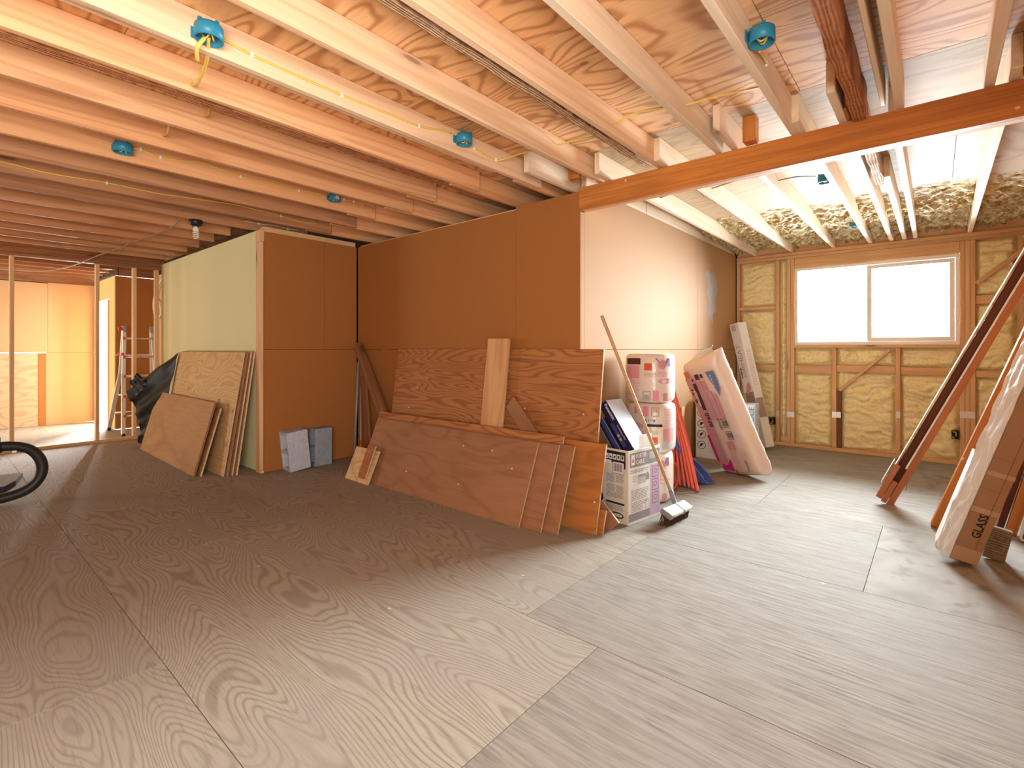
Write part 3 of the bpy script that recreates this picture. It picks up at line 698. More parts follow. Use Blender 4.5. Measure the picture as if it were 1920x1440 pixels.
# little pieces at the ends of the stack
solo(sheet('pine_offcut', (-4.27, 2.575, 0.002), (-3.88, 2.565, 0.002), (-4.22, 2.70, 0.285), 0.012, 'ply_yellow'), 'small pale square wood offcut on the floor at the left end of the stack', 'wood offcut')
solo(sheet('bark_strip', (-4.05, 2.570, 0.045), (-3.925, 2.565, 0.045), (-4.04, 2.682, 0.33), 0.012, 'rough_red'), 'narrow rough brown strip resting on the small pale offcut', 'wood offcut')
dm = [(-1.735, 2.985, 0.19), (-1.600, 2.975, 0.068), (-1.672, 2.955, 0.002), (-1.80, 2.965, 0.125)]
nrm = Vector((0.0, 1, 0)) * 0.014
me = mesh('plywood_offcut', [Vector(p) for p in dm] + [Vector(p) + nrm for p in dm], [(3, 2, 1, 0), (4, 5, 6, 7), (0, 1, 5, 4), (1, 2, 6, 5), (2, 3, 7, 6), (3, 0, 4, 7)], mats=['ply_brown', 'edge'], midx=[0, 0, 1, 1, 1, 1])
solo(link('plywood_offcut', me, None), 'small brown offcut standing on its corner beside the tool carton', 'wood offcut')
solo(sheet('pine_offcut', (-1.78, 2.885, 0.002), (-1.668, 2.877, 0.002), (-1.755, 2.925, 0.15), 0.012, 'ply_orange'), 'short orange wood block tucked behind the orange offcut corner', 'wood offcut')

# ------------------------------------------------------------------ corner pieces (rods and planks)
def rounded_plank(name, p, q, wd, th, mat, up):
    p, q = Vector(p), Vector(q); L = (q - p).length; prof = []
    for i in range(9):
        a = math.pi / 2 + math.pi * i / 8; prof.append((-L / 2 + wd * 0.35 + math.cos(a) * wd * 0.35, math.sin(a) * wd / 2))
    prof += [(L / 2, -wd / 2), (L / 2, wd / 2)]
    k = len(prof); V = [(x, y, -th / 2) for x, y in prof] + [(x, y, th / 2) for x, y in prof]
    Fc = [tuple(range(k))[::-1], tuple(range(k, 2 * k))] + [(i, (i + 1) % k, k + (i + 1) % k, k + i) for i in range(k)]
    return link(name, mesh(name, V, Fc), mat, None, frame((p + q) / 2, q - p, up))
solo(rounded_plank('plank', (-4.92, 3.12, 1.28), (-3.92, 2.99, 0.07), 0.12, 0.03, 'lumber_brown', (0.8, 0.1, 0.6)), 'round ended brown plank leaning diagonally into the wall corner', 'plank')
solo(bar('plank', (-4.80, 3.12, 0.93), (-4.50, 3.00, 0.01), 0.10, 0.025, 'lumber_brown', up=(1, 0, 0.3)), 'short dark plank standing in the wall corner behind the metal rods', 'plank')
solo(tube('metal_rod', [(-4.90, 3.07, 0.005), (-4.93, 3.14, 1.08)], 0.013, 'grey_plastic'), 'taller thin metal rod standing in the wall corner', 'rod')
rd = thing('metal_rod', (-4.66, 3.0, 0), 'shorter thin rod with a red band leaning in the wall corner', 'rod')
tube('shaft', [(-4.66, 3.0, 0.005), (-4.87, 3.13, 0.80)], 0.010, 'grey_plastic', rd); tube('red_band', [(-4.712, 3.032, 0.20), (-4.723, 3.039, 0.24)], 0.0125, 'red', rd)

# ------------------------------------------------------------------ sheets leaning on the greenish partition
for i, (xr, yb, yt, z, lab) in enumerate([(-5.20, 1.84, 2.035, 1.19, 'pale yellow plywood sheet at the front of the stack on the greenish wall'),
                                          (-5.185, 1.875, 2.062, 1.195, 'plywood sheet right behind the pale yellow one, seen by its edge'),
                                          (-5.17, 1.91, 2.088, 1.20, 'plywood sheet third in the stack on the greenish wall, seen by its edge'),
                                          (-5.155, 1.945, 2.114, 1.205, 'rearmost plywood sheet touching the greenish wall, seen by its edge')]):
    lean('plywood_sheet', -7.15, xr, yb, yt, z, 0.014, 'ply_yellow' if i == 0 else 'ply_tan', lab, group='plywood sheets on the greenish wall', edge='edge' if i != 1 else 'ply_brown')
solo(sheet('plywood_sheet', (-7.42, 1.70, 0.002), (-5.42, 1.66, 0.002), (-7.37, 1.885, 0.695), 0.018, 'ply_tan', edge='ply_brown'), 'smooth tan plywood board slanting in front of the pale yellow sheet', 'plywood')
solo(sheet('plywood_sheet', (-7.30, 1.735, 0.002), (-5.36, 1.70, 0.002), (-7.26, 1.912, 0.64), 0.014, 'ply_brown'), 'second brown board hidden right behind the smooth tan one', 'plywood')

# black plastic sheet hanging off the stack
def drape(name, A, B, C, D, nu, nv, amp, mat, th=0.004):
    A, B, C, D = map(Vector, (A, B, C, D)); V = []; Fc = []
    nn = (B - A).cross(D - A).normalized()
    for j in range(nv + 1):
        for i in range(nu + 1):
            u, v = i / nu, j / nv
            p = A * (1 - u) * (1 - v) + B * u * (1 - v) + C * u * v + D * (1 - u) * v
            f = math.sin(v * 14 - 5 * u * v + noise.noise(Vector((u * 2, v * 2, 1))) * 2) * amp * (0.3 + u) + noise.noise(Vector((u * 4, v * 4, 4))) * amp * 0.8
            p = p + nn * f + Vector((0, 0, 1)) * (0.035 * noise.noise(Vector((u * 5, v * 9, 2))) if u > 0.8 else 0)
            V.append(p)
    m0 = len(V); V += [p + nn * th for p in V]
    for j in range(nv):
        for i in range(nu):
            a = j * (nu + 1) + i; q = (a, a + 1, a + nu + 2, a + nu + 1); Fc.append(q); Fc.append(tuple(m0 + k for k in q[::-1]))
    return mesh(name, V, Fc, True)
tarp = thing('plastic_tarp', (-7.6, 1.8, 0), 'crumpled black plastic sheet hanging off the left of the plywood stack', 'tarp')
link('tarp_sheet', drape('tarp_sheet', (-7.09, 2.015, 1.18), (-7.93, 1.68, 0.69), (-7.62, 1.76, 0.28), (-7.12, 1.88, 0.50), 30, 26, 0.016, 'tarp'), 'tarp', tarp)
link('tarp_fold', drape('tarp_fold', (-7.52, 1.81, 0.78), (-7.66, 1.73, 0.92), (-7.84, 1.69, 0.80), (-7.72, 1.73, 0.62), 14, 14, 0.012, 'tarp'), 'tarp', tarp)
link('tarp_tail', drape('tarp_tail', (-7.42, 1.82, 0.42), (-7.64, 1.76, 0.33), (-7.88, 1.79, 0.012), (-7.50, 1.76, 0.014), 14, 14, 0.010, 'tarp'), 'tarp', tarp)

# ------------------------------------------------------------------ concrete blocks
def grid_extrude(name, xs, zs, holes, depth):
    V = []; Fc = []; nx, nz = len(xs), len(zs)
    for y in (-depth / 2, depth / 2):
        for z in zs:
            for x in xs: V.append((x, y, z))
    N_ = nx * nz; id_ = lambda s, i, j: s * N_ + j * nx + i
    has = lambda i, j: 0 <= i < nx - 1 and 0 <= j < nz - 1 and (i, j) not in holes
    for j in range(nz - 1):
        for i in range(nx - 1):
            if not has(i, j): continue
            Fc.append((id_(0, i, j), id_(0, i + 1, j), id_(0, i + 1, j + 1), id_(0, i, j + 1)))
            Fc.append((id_(1, i, j), id_(1, i, j + 1), id_(1, i + 1, j + 1), id_(1, i + 1, j)))
            for (di, dj, a, b_) in [(-1, 0, (i, j), (i, j + 1)), (1, 0, (i + 1, j + 1), (i + 1, j)), (0, -1, (i + 1, j), (i, j)), (0, 1, (i, j + 1), (i + 1, j + 1))]:
                if not has(i + di, j + dj): Fc.append((id_(0, *a), id_(0, *b_), id_(1, *b_), id_(1, *a)))
    return mesh(name, V, Fc)
def cblock(wx, ly, hz, t, mat, mw, label):
    me = grid_extrude('concrete_block', [-wx / 2, -wx / 2 + t, wx / 2 - t, wx / 2], [-hz / 2, -hz / 2 + t, -t / 2, t / 2, hz / 2 - t, hz / 2], {(1, 1), (1, 3)}, ly)
    bm = bmesh.new(); bm.from_mesh(me); bmesh.ops.recalc_face_normals(bm, faces=bm.faces)
    es = [e for e in bm.edges if len(e.link_faces) == 2 and e.calc_face_angle(0) > 0.5]
    bmesh.ops.bevel(bm, geom=es, offset=0.005, segments=1, affect='EDGES'); bm.to_mesh(me); bm.free()
    o = link('concrete_block', me, mat, None, mw)
    return solo(o, label, 'concrete block', 'concrete blocks by the wall')
cblock(0.19, 0.21, 0.395, 0.034, 'concrete', Matrix.Translation((-4.947, 2.425, 0.207)) @ Matrix.Rotation(math.radians(6.0), 4, 'X') @ Matrix.Rotation(math.radians(-2), 4, 'Z'), 'pale rough concrete block standing tilted against the tan wall')
cblock(0.14, 0.19, 0.39, 0.028, 'concrete_dark', Matrix.Translation((-4.975, 2.715, 0.196)), 'darker smooth concrete block standing upright beside the tilted pale one')

# ------------------------------------------------------------------ tool carton with fan boxes
E1 = Vector((0.155, 0.988, 0)).normalized()            # along the printed right side
E0 = Vector((-0.988, 0.155, 0)).normalized()           # to the left, away from the camera
c0 = Vector((-1.615, 3.14, 0.001)); LW, LD, LH, ct = 0.385, 0.30, 0.515, 0.006
tc = thing('tool_carton', c0 + E1 * LW / 2 + E0 * LD / 2, 'open white and grey printed tool carton beside the orange plywood offcut', 'cardboard box')
def slab(name, o, a, b_, n_, la, lb, t, mat, parent):
    """slab with corner o, sides la*a and lb*b, thickness t along n"""
    a, b_, n_ = Vector(a), Vector(b_), Vector(n_)
    c = Vector(o) + a * la / 2 + b_ * lb / 2 + n_ * t / 2
    return link(name, bev_mesh(name, la, lb, t, 0.001), mat, parent, frame(c, a, b_))
Z = Vector((0, 0, 1))
sideP = slab('side_panel', c0, E1, Z, E0, LW, LH, ct, 'carton', tc); slab('side_panel', c0 + E0 * (LD - ct), E1, Z, E0, LW, LH, ct, 'kraft_in', tc)
endP = slab('end_panel', c0 + E0 * ct, E0, Z, E1, LD - 2 * ct, LH, ct, 'carton_cream', tc); slab('end_panel', c0 + E0 * ct + E1 * (LW - ct), E0, Z, E1, LD - 2 * ct, LH, ct, 'carton_cream', tc)
slab('bottom_panel', c0 + E0 * ct + E1 * ct, E1, E0, Z, LW - 2 * ct, LD - 2 * ct, ct, 'kraft_in', tc)
slab('flap', c0 + E1 * LW * 0.42 + E0 * 0.03 + Z * (LH - 0.06), E1, Vector((0.05, 0.05, 1)).normalized(), E0, 0.15, 0.15, 0.004, 'carton', tc)
fR = flat_map(c0, E1, Z); fR0 = fR
fR = lambda a, b_: (c0 + E1 * a + Z * b_, -E0)
fL = lambda a, b_: (c0 + E0 * (LD - a) + Z * b_, -E1)        # a runs left to right as seen
print_rects('printed_band', fR, [(0.015, 0.395, LW - 0.008, 0.495)], 'ink_grey', sideP, 0.0007)
print_rects('printed_band', fR, [(0.0, 0.02, 0.255, 0.075)], 'ink_grey', sideP, 0.0007)
print_rects('printed_band', fR, [(0.262, 0.02, LW - 0.004, 0.385)], 'ink_lilac', sideP, 0.0007)
print_text(fR, 'PORTER', 0.085, 0.455, 0.042, 'ink_white', sideP, width=0.125, bold=0.001); print_text(fR, 'CABLE', 0.085, 0.413, 0.042, 'ink_white', sideP, width=0.10, bold=0.001)
print_rects('printed_mark', fR, [(0.03, 0.412, 0.07, 0.482)], 'ink_white', sideP, 0.0014); print_poly('printed_mark', fR, [[(0.038, 0.43), (0.05, 0.47), (0.062, 0.43)]], 'ink_red', sideP, 0.002)
print_rects('printed_mark', fR, [(0.245, 0.43, 0.365, 0.478)], 'ink_light', sideP, 0.0014)
print_rects('printed_text', fR, text_lines(0.02, 0.245, 0.375, 0.355, 0.012, 0.006, 1) + [(0.11, 0.315, 0.20, 0.335)] + text_lines(0.05, 0.10, 0.33, 0.29, 0.016, 0.004, 2) + text_lines(0.03, 0.24, 0.235, 0.155, 0.011, 0.0045, 3)
            + text_lines(0.03, 0.24, 0.15, 0.12, 0.011, 0.0045, 4) + text_lines(0.03, 0.17, 0.118, 0.082, 0.010, 0.004, 5), 'ink_grey', sideP)
print_poly('printed_house', fR, [[(0.205, 0.285), (0.245, 0.285), (0.245, 0.31), (0.252, 0.31), (0.225, 0.345), (0.198, 0.31), (0.205, 0.31)]], 'ink_grey', sideP)
print_rects('printed_table', fR, [(0.11, 0.27, 0.20, 0.312)], 'ink_light', sideP)
for z0 in (0.29, 0.195, 0.10):
    print_rects('printed_icon', fR, frame_rects(0.285, z0, 0.36, z0 + 0.08, 0.003), 'ink', sideP); print_poly('printed_icon', fR, ring_poly(0.322, z0 + 0.045, 0.022, 0.02, 0.008, 12), 'ink_grey', sideP)
print_rects('printed_icon', fR, frame_rects(0.195, 0.085, 0.245, 0.14, 0.003), 'ink_grey', sideP)
# black banded end panel
print_rects('printed_band', fL, [(0.0, 0.415, LD - 0.025, 0.50), (LD - 0.10, 0.385, LD - 0.025, 0.415)], 'ink', endP, 0.0007)
print_rects('printed_icon', fL, [(0.10 + i * 0.034, 0.44, 0.128 + i * 0.034, 0.478) for i in range(5)], 'ink_white', endP, 0.0014)
print_rects('printed_icon', fL, [(0.107 + i * 0.034, 0.45, 0.121 + i * 0.034, 0.458 + 0.004 * i) for i in range(5)], 'ink', endP, 0.002)
print_rects('barcode_label', fL, [(0.165, 0.345, 0.262, 0.425)], 'ink_white', endP, 0.0014); print_rects('barcode_label', fL, [(0.10, 0.41, 0.155, 0.432)], 'ink_white', endP, 0.0014)
print_rects('barcode_lines', fL, [(0.175 + i * 0.0078, 0.36, 0.175 + i * 0.0078 + (0.0045 if i % 3 else 0.0025), 0.415) for i in range(10)] + frame_rects(0.163, 0.343, 0.264, 0.427, 0.003), 'ink', endP, 0.002)
print_rects('printed_text', fL, text_lines(0.11, 0.185, 0.335, 0.27, 0.009, 0.0045, 6) + text_lines(0.195, 0.262, 0.335, 0.28, 0.009, 0.0045, 7) + text_lines(0.11, 0.185, 0.262, 0.21, 0.009, 0.0045, 8)
            + text_lines(0.195, 0.262, 0.26, 0.21, 0.009, 0.0045, 9) + text_lines(0.11, 0.262, 0.205, 0.165, 0.009, 0.0045, 10) + text_lines(0.11, 0.262, 0.12, 0.085, 0.009, 0.0045, 11), 'ink_grey', endP)
print_rects('printed_band', fL, [(0.105, 0.128, 0.266, 0.142)], 'ink', endP)
print_poly('printed_ring', fL, ring_poly(0.205, 0.052, 0.055, 0.022, 0.009, 20), 'ink', endP)
print_poly('printed_picture', fL, [[(0.03, 0.13), (0.07, 0.125), (0.082, 0.15), (0.075, 0.18), (0.05, 0.195), (0.03, 0.18)]], 'ink', endP)
print_rects('printed_text', fL, text_lines(0.14, 0.20, 0.03, 0.012, 0.01, 0.004, 12, 0.5), 'ink_grey', endP)

def fanbox(name, top, axis, thick, label, depth, L, pale=True):
    """flat carton: top corner, axis down its length, depth along +Y, thickness below"""
    ax = Vector(axis).normalized(); Yv = Vector((0.10, 0.995, 0)).normalized(); nn = Yv.cross(ax).normalized()
    if nn.z < 0: nn = -nn
    r = thing(name, Vector(top) + ax * L, label, 'cardboard box')
    c = Vector(top) + ax * L / 2 + Yv * depth / 2 - nn * thick / 2
    r = link('box_body', bev_mesh('box_body', L, depth, thick, 0.003), 'navy', r, frame(c, ax, Yv))
    f_top = lambda a, b_: (Vector(top) + ax * a + Yv * b_, nn)
    f_side = lambda a, b_: (Vector(top) + ax * a - nn * (thick - b_), -Yv)
    return r, f_top, f_side
AX = Vector((0.245, 0.0, -0.36)).normalized()
r, ft, fs = fanbox('fan_box', (-1.868, 3.265, 0.845), AX, 0.075, 'dark fan box with pale blue lid leaning out of the tool carton', 0.205, 0.455)
print_rects('lid_sheet', ft, [(0.004, 0.004, 0.451, 0.20)], 'pale_blue', r, 0.0008)
print_rects('lid_crease', ft, [(0.01, 0.16, 0.45, 0.163), (0.01, 0.18, 0.45, 0.182)], 'ink_light', r, 0.0014)
print_text(fs, 'Panasonic', 0.025, 0.045, 0.034, 'ink_white', r, width=0.13, bold=0.0006)
print_text(fs, 'Ventilating Fan', 0.20, 0.05, 0.018, 'ink_white', r, width=0.12); print_rects('blue_panel', fs, [(0.17, 0.006, 0.36, 0.034)], 'navy_blue', r, 0.0008)
print_poly('round_mark', fs, [[(0.27 + 0.012 * math.cos(t), 0.02 + 0.01 * math.sin(t)) for t in [k * math.pi / 5 for k in range(10)]], [(0.30 + 0.012 * math.cos(t), 0.02 + 0.01 * math.sin(t)) for t in [k * math.pi / 5 for k in range(10)]]], 'ink_light', r, 0.0014)
r, ft, fs = fanbox('fan_box', (-1.895, 3.275, 0.715), AX, 0.07, 'navy blue fan box tucked under the pale lidded one in the carton', 0.19, 0.36)
print_rects('blue_panel', fs, [(0.01, 0.03, 0.33, 0.06)], 'navy_blue', r, 0.0008); print_rects('silver_stripe', fs, [(0.0, 0.062, 0.35, 0.066), (0.0, 0.004, 0.35, 0.008)], 'ink_light', r, 0.0014)

# ------------------------------------------------------------------ insulation rolls
def roll_geo(rad, h, seed):
    prof = [(0.0, 0.004), (rad * 0.80, 0.0), (rad * 0.93, 0.012), (rad * 0.985, 0.04), (rad, 0.09), (rad * 1.0, h - 0.09), (rad * 0.985, h - 0.04), (rad * 0.94, h - 0.012), (rad * 0.82, h), (0.0, h - 0.006)]
    n_ = 40; V = []; Fc = []
    for (r_, z) in prof:
        for k in range(n_):
            a = 2 * math.pi * k / n_; q = (abs(math.cos(a)) ** 2.6 + abs(math.sin(a)) ** 2.6) ** (-1 / 2.6)
            w_ = 1 + 0.012 * noise.noise(Vector((math.cos(a) * 2, math.sin(a) * 2, z * 7 + seed)))
            V.append((r_ * q * w_ * math.cos(a), r_ * q * w_ * math.sin(a), z))
    for i in range(len(prof) - 1):
        for k in range(n_): Fc.append((i * n_ + k, i * n_ + (k + 1) % n_, (i + 1) * n_ + (k + 1) % n_, (i + 1) * n_ + k))
    return mesh('roll_body', V, Fc, True)
def roll_map(c, rad, flip, h, ang0):
    def f(a, b_):
        if flip: a, b_ = -a, h - b_
        t = ang0 + a / rad
        q = (abs(math.cos(t)) ** 2.6 + abs(math.sin(t)) ** 2.6) ** (-1 / 2.6); n_ = Vector((math.cos(t), math.sin(t), 0))
        return Vector(c) + n_ * (rad * q + 0.004) + Vector((0, 0, b_)), n_
    return f
view = math.atan2(-3.86, 1.79)                       # towards the camera
def ins_roll(c, rad, h, label, flip, seed):
    r = thing('insulation_roll', c, label, 'insulation roll', 'insulation rolls stacked by the wall')
    r = link('plastic_body', roll_geo(rad, h, seed), 'wrap', r, Matrix.Translation(c))
    f = roll_map(c, rad, flip, h, view)
    P = lambda n_, rects, m, lift=0.0: print_rects(n_, f, rects, m, r, lift + 0.001, sub=2)
    P('printed_band', [(-0.20, h - 0.085, -0.075, h - 0.035)], 'ink_maroon' if not flip else 'ink_light')
    P('printed_panel', [(-0.20, h - 0.195, -0.085, h - 0.095)], 'ink_rose')
    P('logo_square', [(-0.045, h - 0.13, 0.01, h - 0.075)], 'ink_red')
    if not flip:
        print_poly('logo_flag', f, [[(0.03, h - 0.035), (0.16, h - 0.035), (0.17, h - 0.10), (0.11, h - 0.10), (0.07, h - 0.075)]], 'ink_purple', r, 0.001)
        print_poly('logo_disc', f, [[(0.085 + 0.033 * math.cos(t), h - 0.085 + 0.036 * math.sin(t)) for t in [k * math.pi / 7 for k in range(14)]]], 'ink_rose', r, 0.002)
    print_text(f, 'ecotouch', -0.045, h - 0.165, 0.026, 'ink_grey', r, width=0.085); print_text(f, 'PINK', 0.05, h - 0.165, 0.034, 'ink_pink', r, width=0.075)
    print_rects('printed_text', f, text_lines(-0.045, 0.13, h - 0.172, h - 0.182, 0.01, 0.004, seed) + text_lines(-0.19, -0.08, h - 0.20, 0.03, 0.012, 0.004, seed + 1), 'ink_rose', r)
    print_poly('brand_oval', f, [[(0.115 + 0.062 * math.cos(t), h - 0.215 + 0.021 * math.sin(t)) for t in [k * math.pi / 9 for k in range(18)]]], 'ink_pink', r, 0.001)
    print_text(f, 'EcoTouch', 0.072, h - 0.221, 0.020, 'ink_white', r, width=0.085, lift=0.0026)
    print_rects('barcode_frame', f, frame_rects(-0.055, 0.025, 0.0, 0.095, 0.004) + [(-0.045, 0.035 + 0.008 * i, -0.01, 0.039 + 0.008 * i) for i in range(4)], 'ink_grey', r)
    P('pink_swoosh', [(0.018, 0.018, 0.06, 0.10)], 'ink_pink'); P('pink_patch', [(0.09, 0.018, 0.135, 0.08)], 'ink_rose')
    if flip:
        print_text(f, 'R-13', -0.03, 0.118, 0.032, 'ink', r, width=0.07); P('printed_stripe', [(-0.08, 0.158, 0.03, 0.178)], 'ink')
    return r
ins_roll((-1.80, 3.87, 0.001), 0.178, 0.395, 'lowest insulation roll on the floor behind the tool carton', False, 31)
ins_roll((-1.785, 3.865, 0.40), 0.185, 0.39, 'middle insulation roll with its print upside down', True, 22)
ins_roll((-1.79, 3.86, 0.795), 0.185, 0.39, 'top insulation roll of the wrapped stack by the sunlit wall', False, 11)

# ------------------------------------------------------------------ coils of tubing
def coil(name, loops, r_, mat, label, tie=None):
    root = thing(name, loops[0][0], label, 'tubing coil')
    for L in loops: tube('tube_loop', L, r_, mat, root, n=8, closed=True, smooth_sub=6)
    if tie: tube('tie_band', tie, 0.006, 'white', root, n=6, closed=True, smooth_sub=3)
    return root
def fan_loops(top, bottoms, back, r_, sag):
    out = []
    for i, (bx_, by_) in enumerate(bottoms):
        T_ = Vector(top) + Vector((0.004 * i, -0.006 * i, -0.012 * i)); B1 = Vector((bx_, by_, r_ + 0.002)); B2 = B1 + Vector(back)
        B2.z = r_ + 0.004
        o1 = Vector((0.0, -0.012, 0)); o2 = Vector((0, 0.02, 0))
        out.append([T_ + Vector((0, 0, 0.015)), T_.lerp(B1, 0.06) + o1, T_.lerp(B1, 0.3) + o1 * 1.5 + Vector(sag) * 0.6, T_.lerp(B1, 0.62) + o1 + Vector(sag), T_.lerp(B1, 0.94), B1 + (B2 - B1) * 0.15, B1 + (B2 - B1) * 0.85,
                    T_.lerp(B2, 0.94), T_.lerp(B2, 0.62) + o2 + Vector(sag), T_.lerp(B2, 0.3) + o2 * 1.5, T_.lerp(B2, 0.06) + o2])
    return out
coil('tubing_coil', fan_loops((-1.955, 4.60, 1.05), [(-1.76, 4.30), (-1.72, 4.315), (-1.68, 4.32), (-1.64, 4.315), (-1.595, 4.29), (-1.54, 4.25)], (-0.04, 0.10, 0), 0.0125, (0.012, -0.01, 0)), 0.0125, 'pex_red',
     'tall coral red coil of plastic tubing hanging beside the insulation rolls')
coil('tubing_coil', fan_loops((-1.80, 4.355, 0.44), [(-1.72, 4.49), (-1.69, 4.515), (-1.66, 4.53), (-1.63, 4.54), (-1.60, 4.545), (-1.57, 4.55)], (0.03, 0.11, 0), 0.010, (0, 0, 0.02)), 0.010, 'pex_blue',
     'blue coil of plastic tubing on the floor behind the coral red one')
loops = []
for i in range(4):
    c = Vector((-1.84 + 0.036 * i, 4.19, 0.125)); loops.append([c + Vector((0.015 * math.cos(t), 0.07 * math.cos(t), 0.112 * math.sin(t))) for t in [k * math.pi / 6 for k in range(12)]])
coil('tubing_coil', loops, 0.0105, 'ink_red', 'small red coil of tubing squeezed between the lowest roll and the blue coil')

# ------------------------------------------------------------------ wrapped insulation bag
def rotvec(w_): w_ = Vector(w_); return Matrix.Rotation(w_.length, 4, w_.normalized())
BW, BT, BL = 0.47, 0.20, 1.22
Bm = Matrix.Translation((-1.565, 5.04, 0.585)) @ rotvec((0.282, -0.264, -0.463))
def bag_mesh():
    nu, nv = 40, 60; V = []; Fc = []
    for j in range(nv + 1):
        v = j / nv; z = (v - 0.5) * BL
        end = min(1.0, min(v, 1 - v) / 0.075); sh = math.sqrt(max(0.0, 1 - (1 - end) ** 2))
        for i in range(nu):
            a = 2 * math.pi * i / nu; ex = 5.0
            ca, sa = math.cos(a), math.sin(a); q = (abs(ca) ** ex + abs(sa) ** ex) ** (-1 / ex)
            x = BW / 2 * q * ca; y = BT / 2 * q * sa
            k = 0.30 + 0.70 * sh if v < 0.5 else 0.16 + 0.84 * sh
            wr = 0.007 * noise.noise(Vector((x * 7, z * 12 + a, 2.0))) + 0.006 * noise.noise(Vector((x * 3, z * 42, 7.0))) * (1 if ca > -0.1 else 0.3)
            kk = 1 if sa < 0 else 1.0
            V.append((x * (0.93 + 0.07 * sh) + 0.10 * (1 - sh) * (0.7 if v > 0.5 else 0.4) * (1 if v > 0.5 else 0.6), y * k + (wr if abs(sa) > 0.3 and sh > 0.6 else wr * 1.5), z + (0.03 * (x / BW + 0.1) * (1 - sh) * 2 if v > 0.5 else 0)))
    for j in range(nv):
        for i in range(nu): Fc.append((j * nu + i, j * nu + (i + 1) % nu, (j + 1) * nu + (i + 1) % nu, (j + 1) * nu + i))
    Fc.append(tuple(range(nu))[::-1]); Fc.append(tuple(range(nv * nu, nv * nu + nu)))
    Bi = Bm.inverted(); W_ = [Bm @ Vector(v) for v in V]
    for i, q in enumerate(W_):
        if q.z < 0.003: V[i] = tuple(Bi @ Vector((q.x, q.y, 0.003)))
    return mesh('plastic_bag', V, Fc, True)
bag = thing('insulation_bag', Bm @ Vector((0, 0, -BL / 2)), 'long pink and cream wrapped insulation batt bag leaning against the sunlit wall', 'insulation bag')
bag = link('plastic_body', bag_mesh(), 'wrap_pink', bag, Bm)
bt = lambda x, y, z: Bm @ Vector((x, y, z))
link('film_tail', drape('film_tail', bt(-0.20, -0.03, BL / 2 - 0.04), bt(0.20, -0.05, BL / 2 - 0.03), bt(0.19, 0.02, BL / 2 + 0.07), bt(0.02, 0.02, BL / 2 + 0.045), 18, 12, 0.012, 'wrap'), 'wrap_white', bag)
R3 = Bm.to_3x3(); bn = -(R3.col[1])
fB = lambda a, b_: (Bm @ Vector((a - BW / 2, -BT / 2 - 0.011, b_ - BL / 2)), bn)      # a: left to right, b: bottom to top
BR = lambda n_, rects, m, lift=0.0: print_rects(n_, fB, rects, m, bag, lift)
q90 = math.radians(90)
BR('printed_panel', [(0.03, 0.10, 0.15, 1.05)], 'ink_rose', 0.0)
BR('logo_square', [(0.045, 1.05, 0.105, 1.12)], 'ink_orange', 0.002)
BR('barcode_label', [(0.17, 1.02, 0.225, 1.075), (0.245, 1.03, 0.275, 1.07)], 'ink_maroon', 0.001)
BR('printed_table', [(0.16, 0.90, 0.215, 1.0), (0.225, 0.90, 0.275, 1.0), (0.16, 0.60, 0.235, 0.89), (0.245, 0.60, 0.305, 0.89), (0.315, 0.60, 0.35, 0.86)], 'ink_rose', 0.001)
BR('printed_text', text_lines(0.165, 0.345, 0.875, 0.615, 0.012, 0.004, 41), 'ink_lilac', 0.002)
print_poly('blue_corner', fB, [[(0.325, 1.08), (0.435, 1.08), (0.435, 0.98), (0.425, 0.90), (0.395, 0.83)]], 'ink_blue', bag, 0.001)
print_text(fB, 'EASY', 0.365, 1.05, 0.024, 'ink_white', bag, rot=-q90, width=0.12, lift=0.002)
BR('black_stripe', [(0.105, 0.71, 0.15, 0.99)], 'ink_maroon', 0.002)
print_text(fB, 'FACED', 0.113, 0.755, 0.045, 'ink_white', bag, rot=q90, width=0.16, lift=0.004, bold=0.001).data.update()
print_text(fB, 'R-21', 0.082, 0.79, 0.042, 'ink', bag, rot=q90, width=0.14, lift=0.003, bold=0.001)
print_text(fB, 'BF60', 0.155, 0.53, 0.072, 'ink', bag, rot=q90, width=0.145, lift=0.003, bold=0.0012)
print_text(fB, 'BF60', 0.262, 0.50, 0.042, 'ink', bag, rot=q90, width=0.11, lift=0.003)
BR('barcode_frame', [q for z0 in (0.52, 0.395) for q in frame_rects(0.275, z0, 0.345, z0 + 0.085, 0.004) + [(0.287 + 0.012 * i, z0 + 0.015, 0.293 + 0.012 * i, z0 + 0.07) for i in range(5)]], 'ink', 0.002)
BR('small_mark', [(0.115, 1.01, 0.135, 1.035)], 'ink', 0.002)
BR('pink_label', [(0.225, 0.29, 0.275, 0.37), (0.285, 0.29, 0.32, 0.38)], 'ink_rose', 0.001)
BR('magenta_bar', [(0.012, 0.17, 0.045, 0.45)], 'ink_magenta', 0.001)
BR('printed_text', text_lines(0.07, 0.15, 0.42, 0.19, 0.011, 0.004, 42), 'ink_lilac', 0.002)
BR('printed_text', text_lines(0.23, 0.31, 0.28, 0.10, 0.013, 0.004, 43) + text_lines(0.33, 0.43, 0.30, 0.12, 0.02, 0.003, 44), 'ink_rose', 0.002)
print_poly('magenta_corner', fB, [[(0.05, 0.085), (0.19, 0.07), (0.19, 0.20), (0.13, 0.13), (0.06, 0.145)]], 'ink_magenta', bag, 0.002)
BR('logo_square', [(0.20, 0.05, 0.23, 0.085)], 'ink_red', 0.002)
print_text(fB, 'PINK', 0.385, 0.075, 0.042, 'ink_blue', bag, rot=q90, width=0.115, lift=0.003)

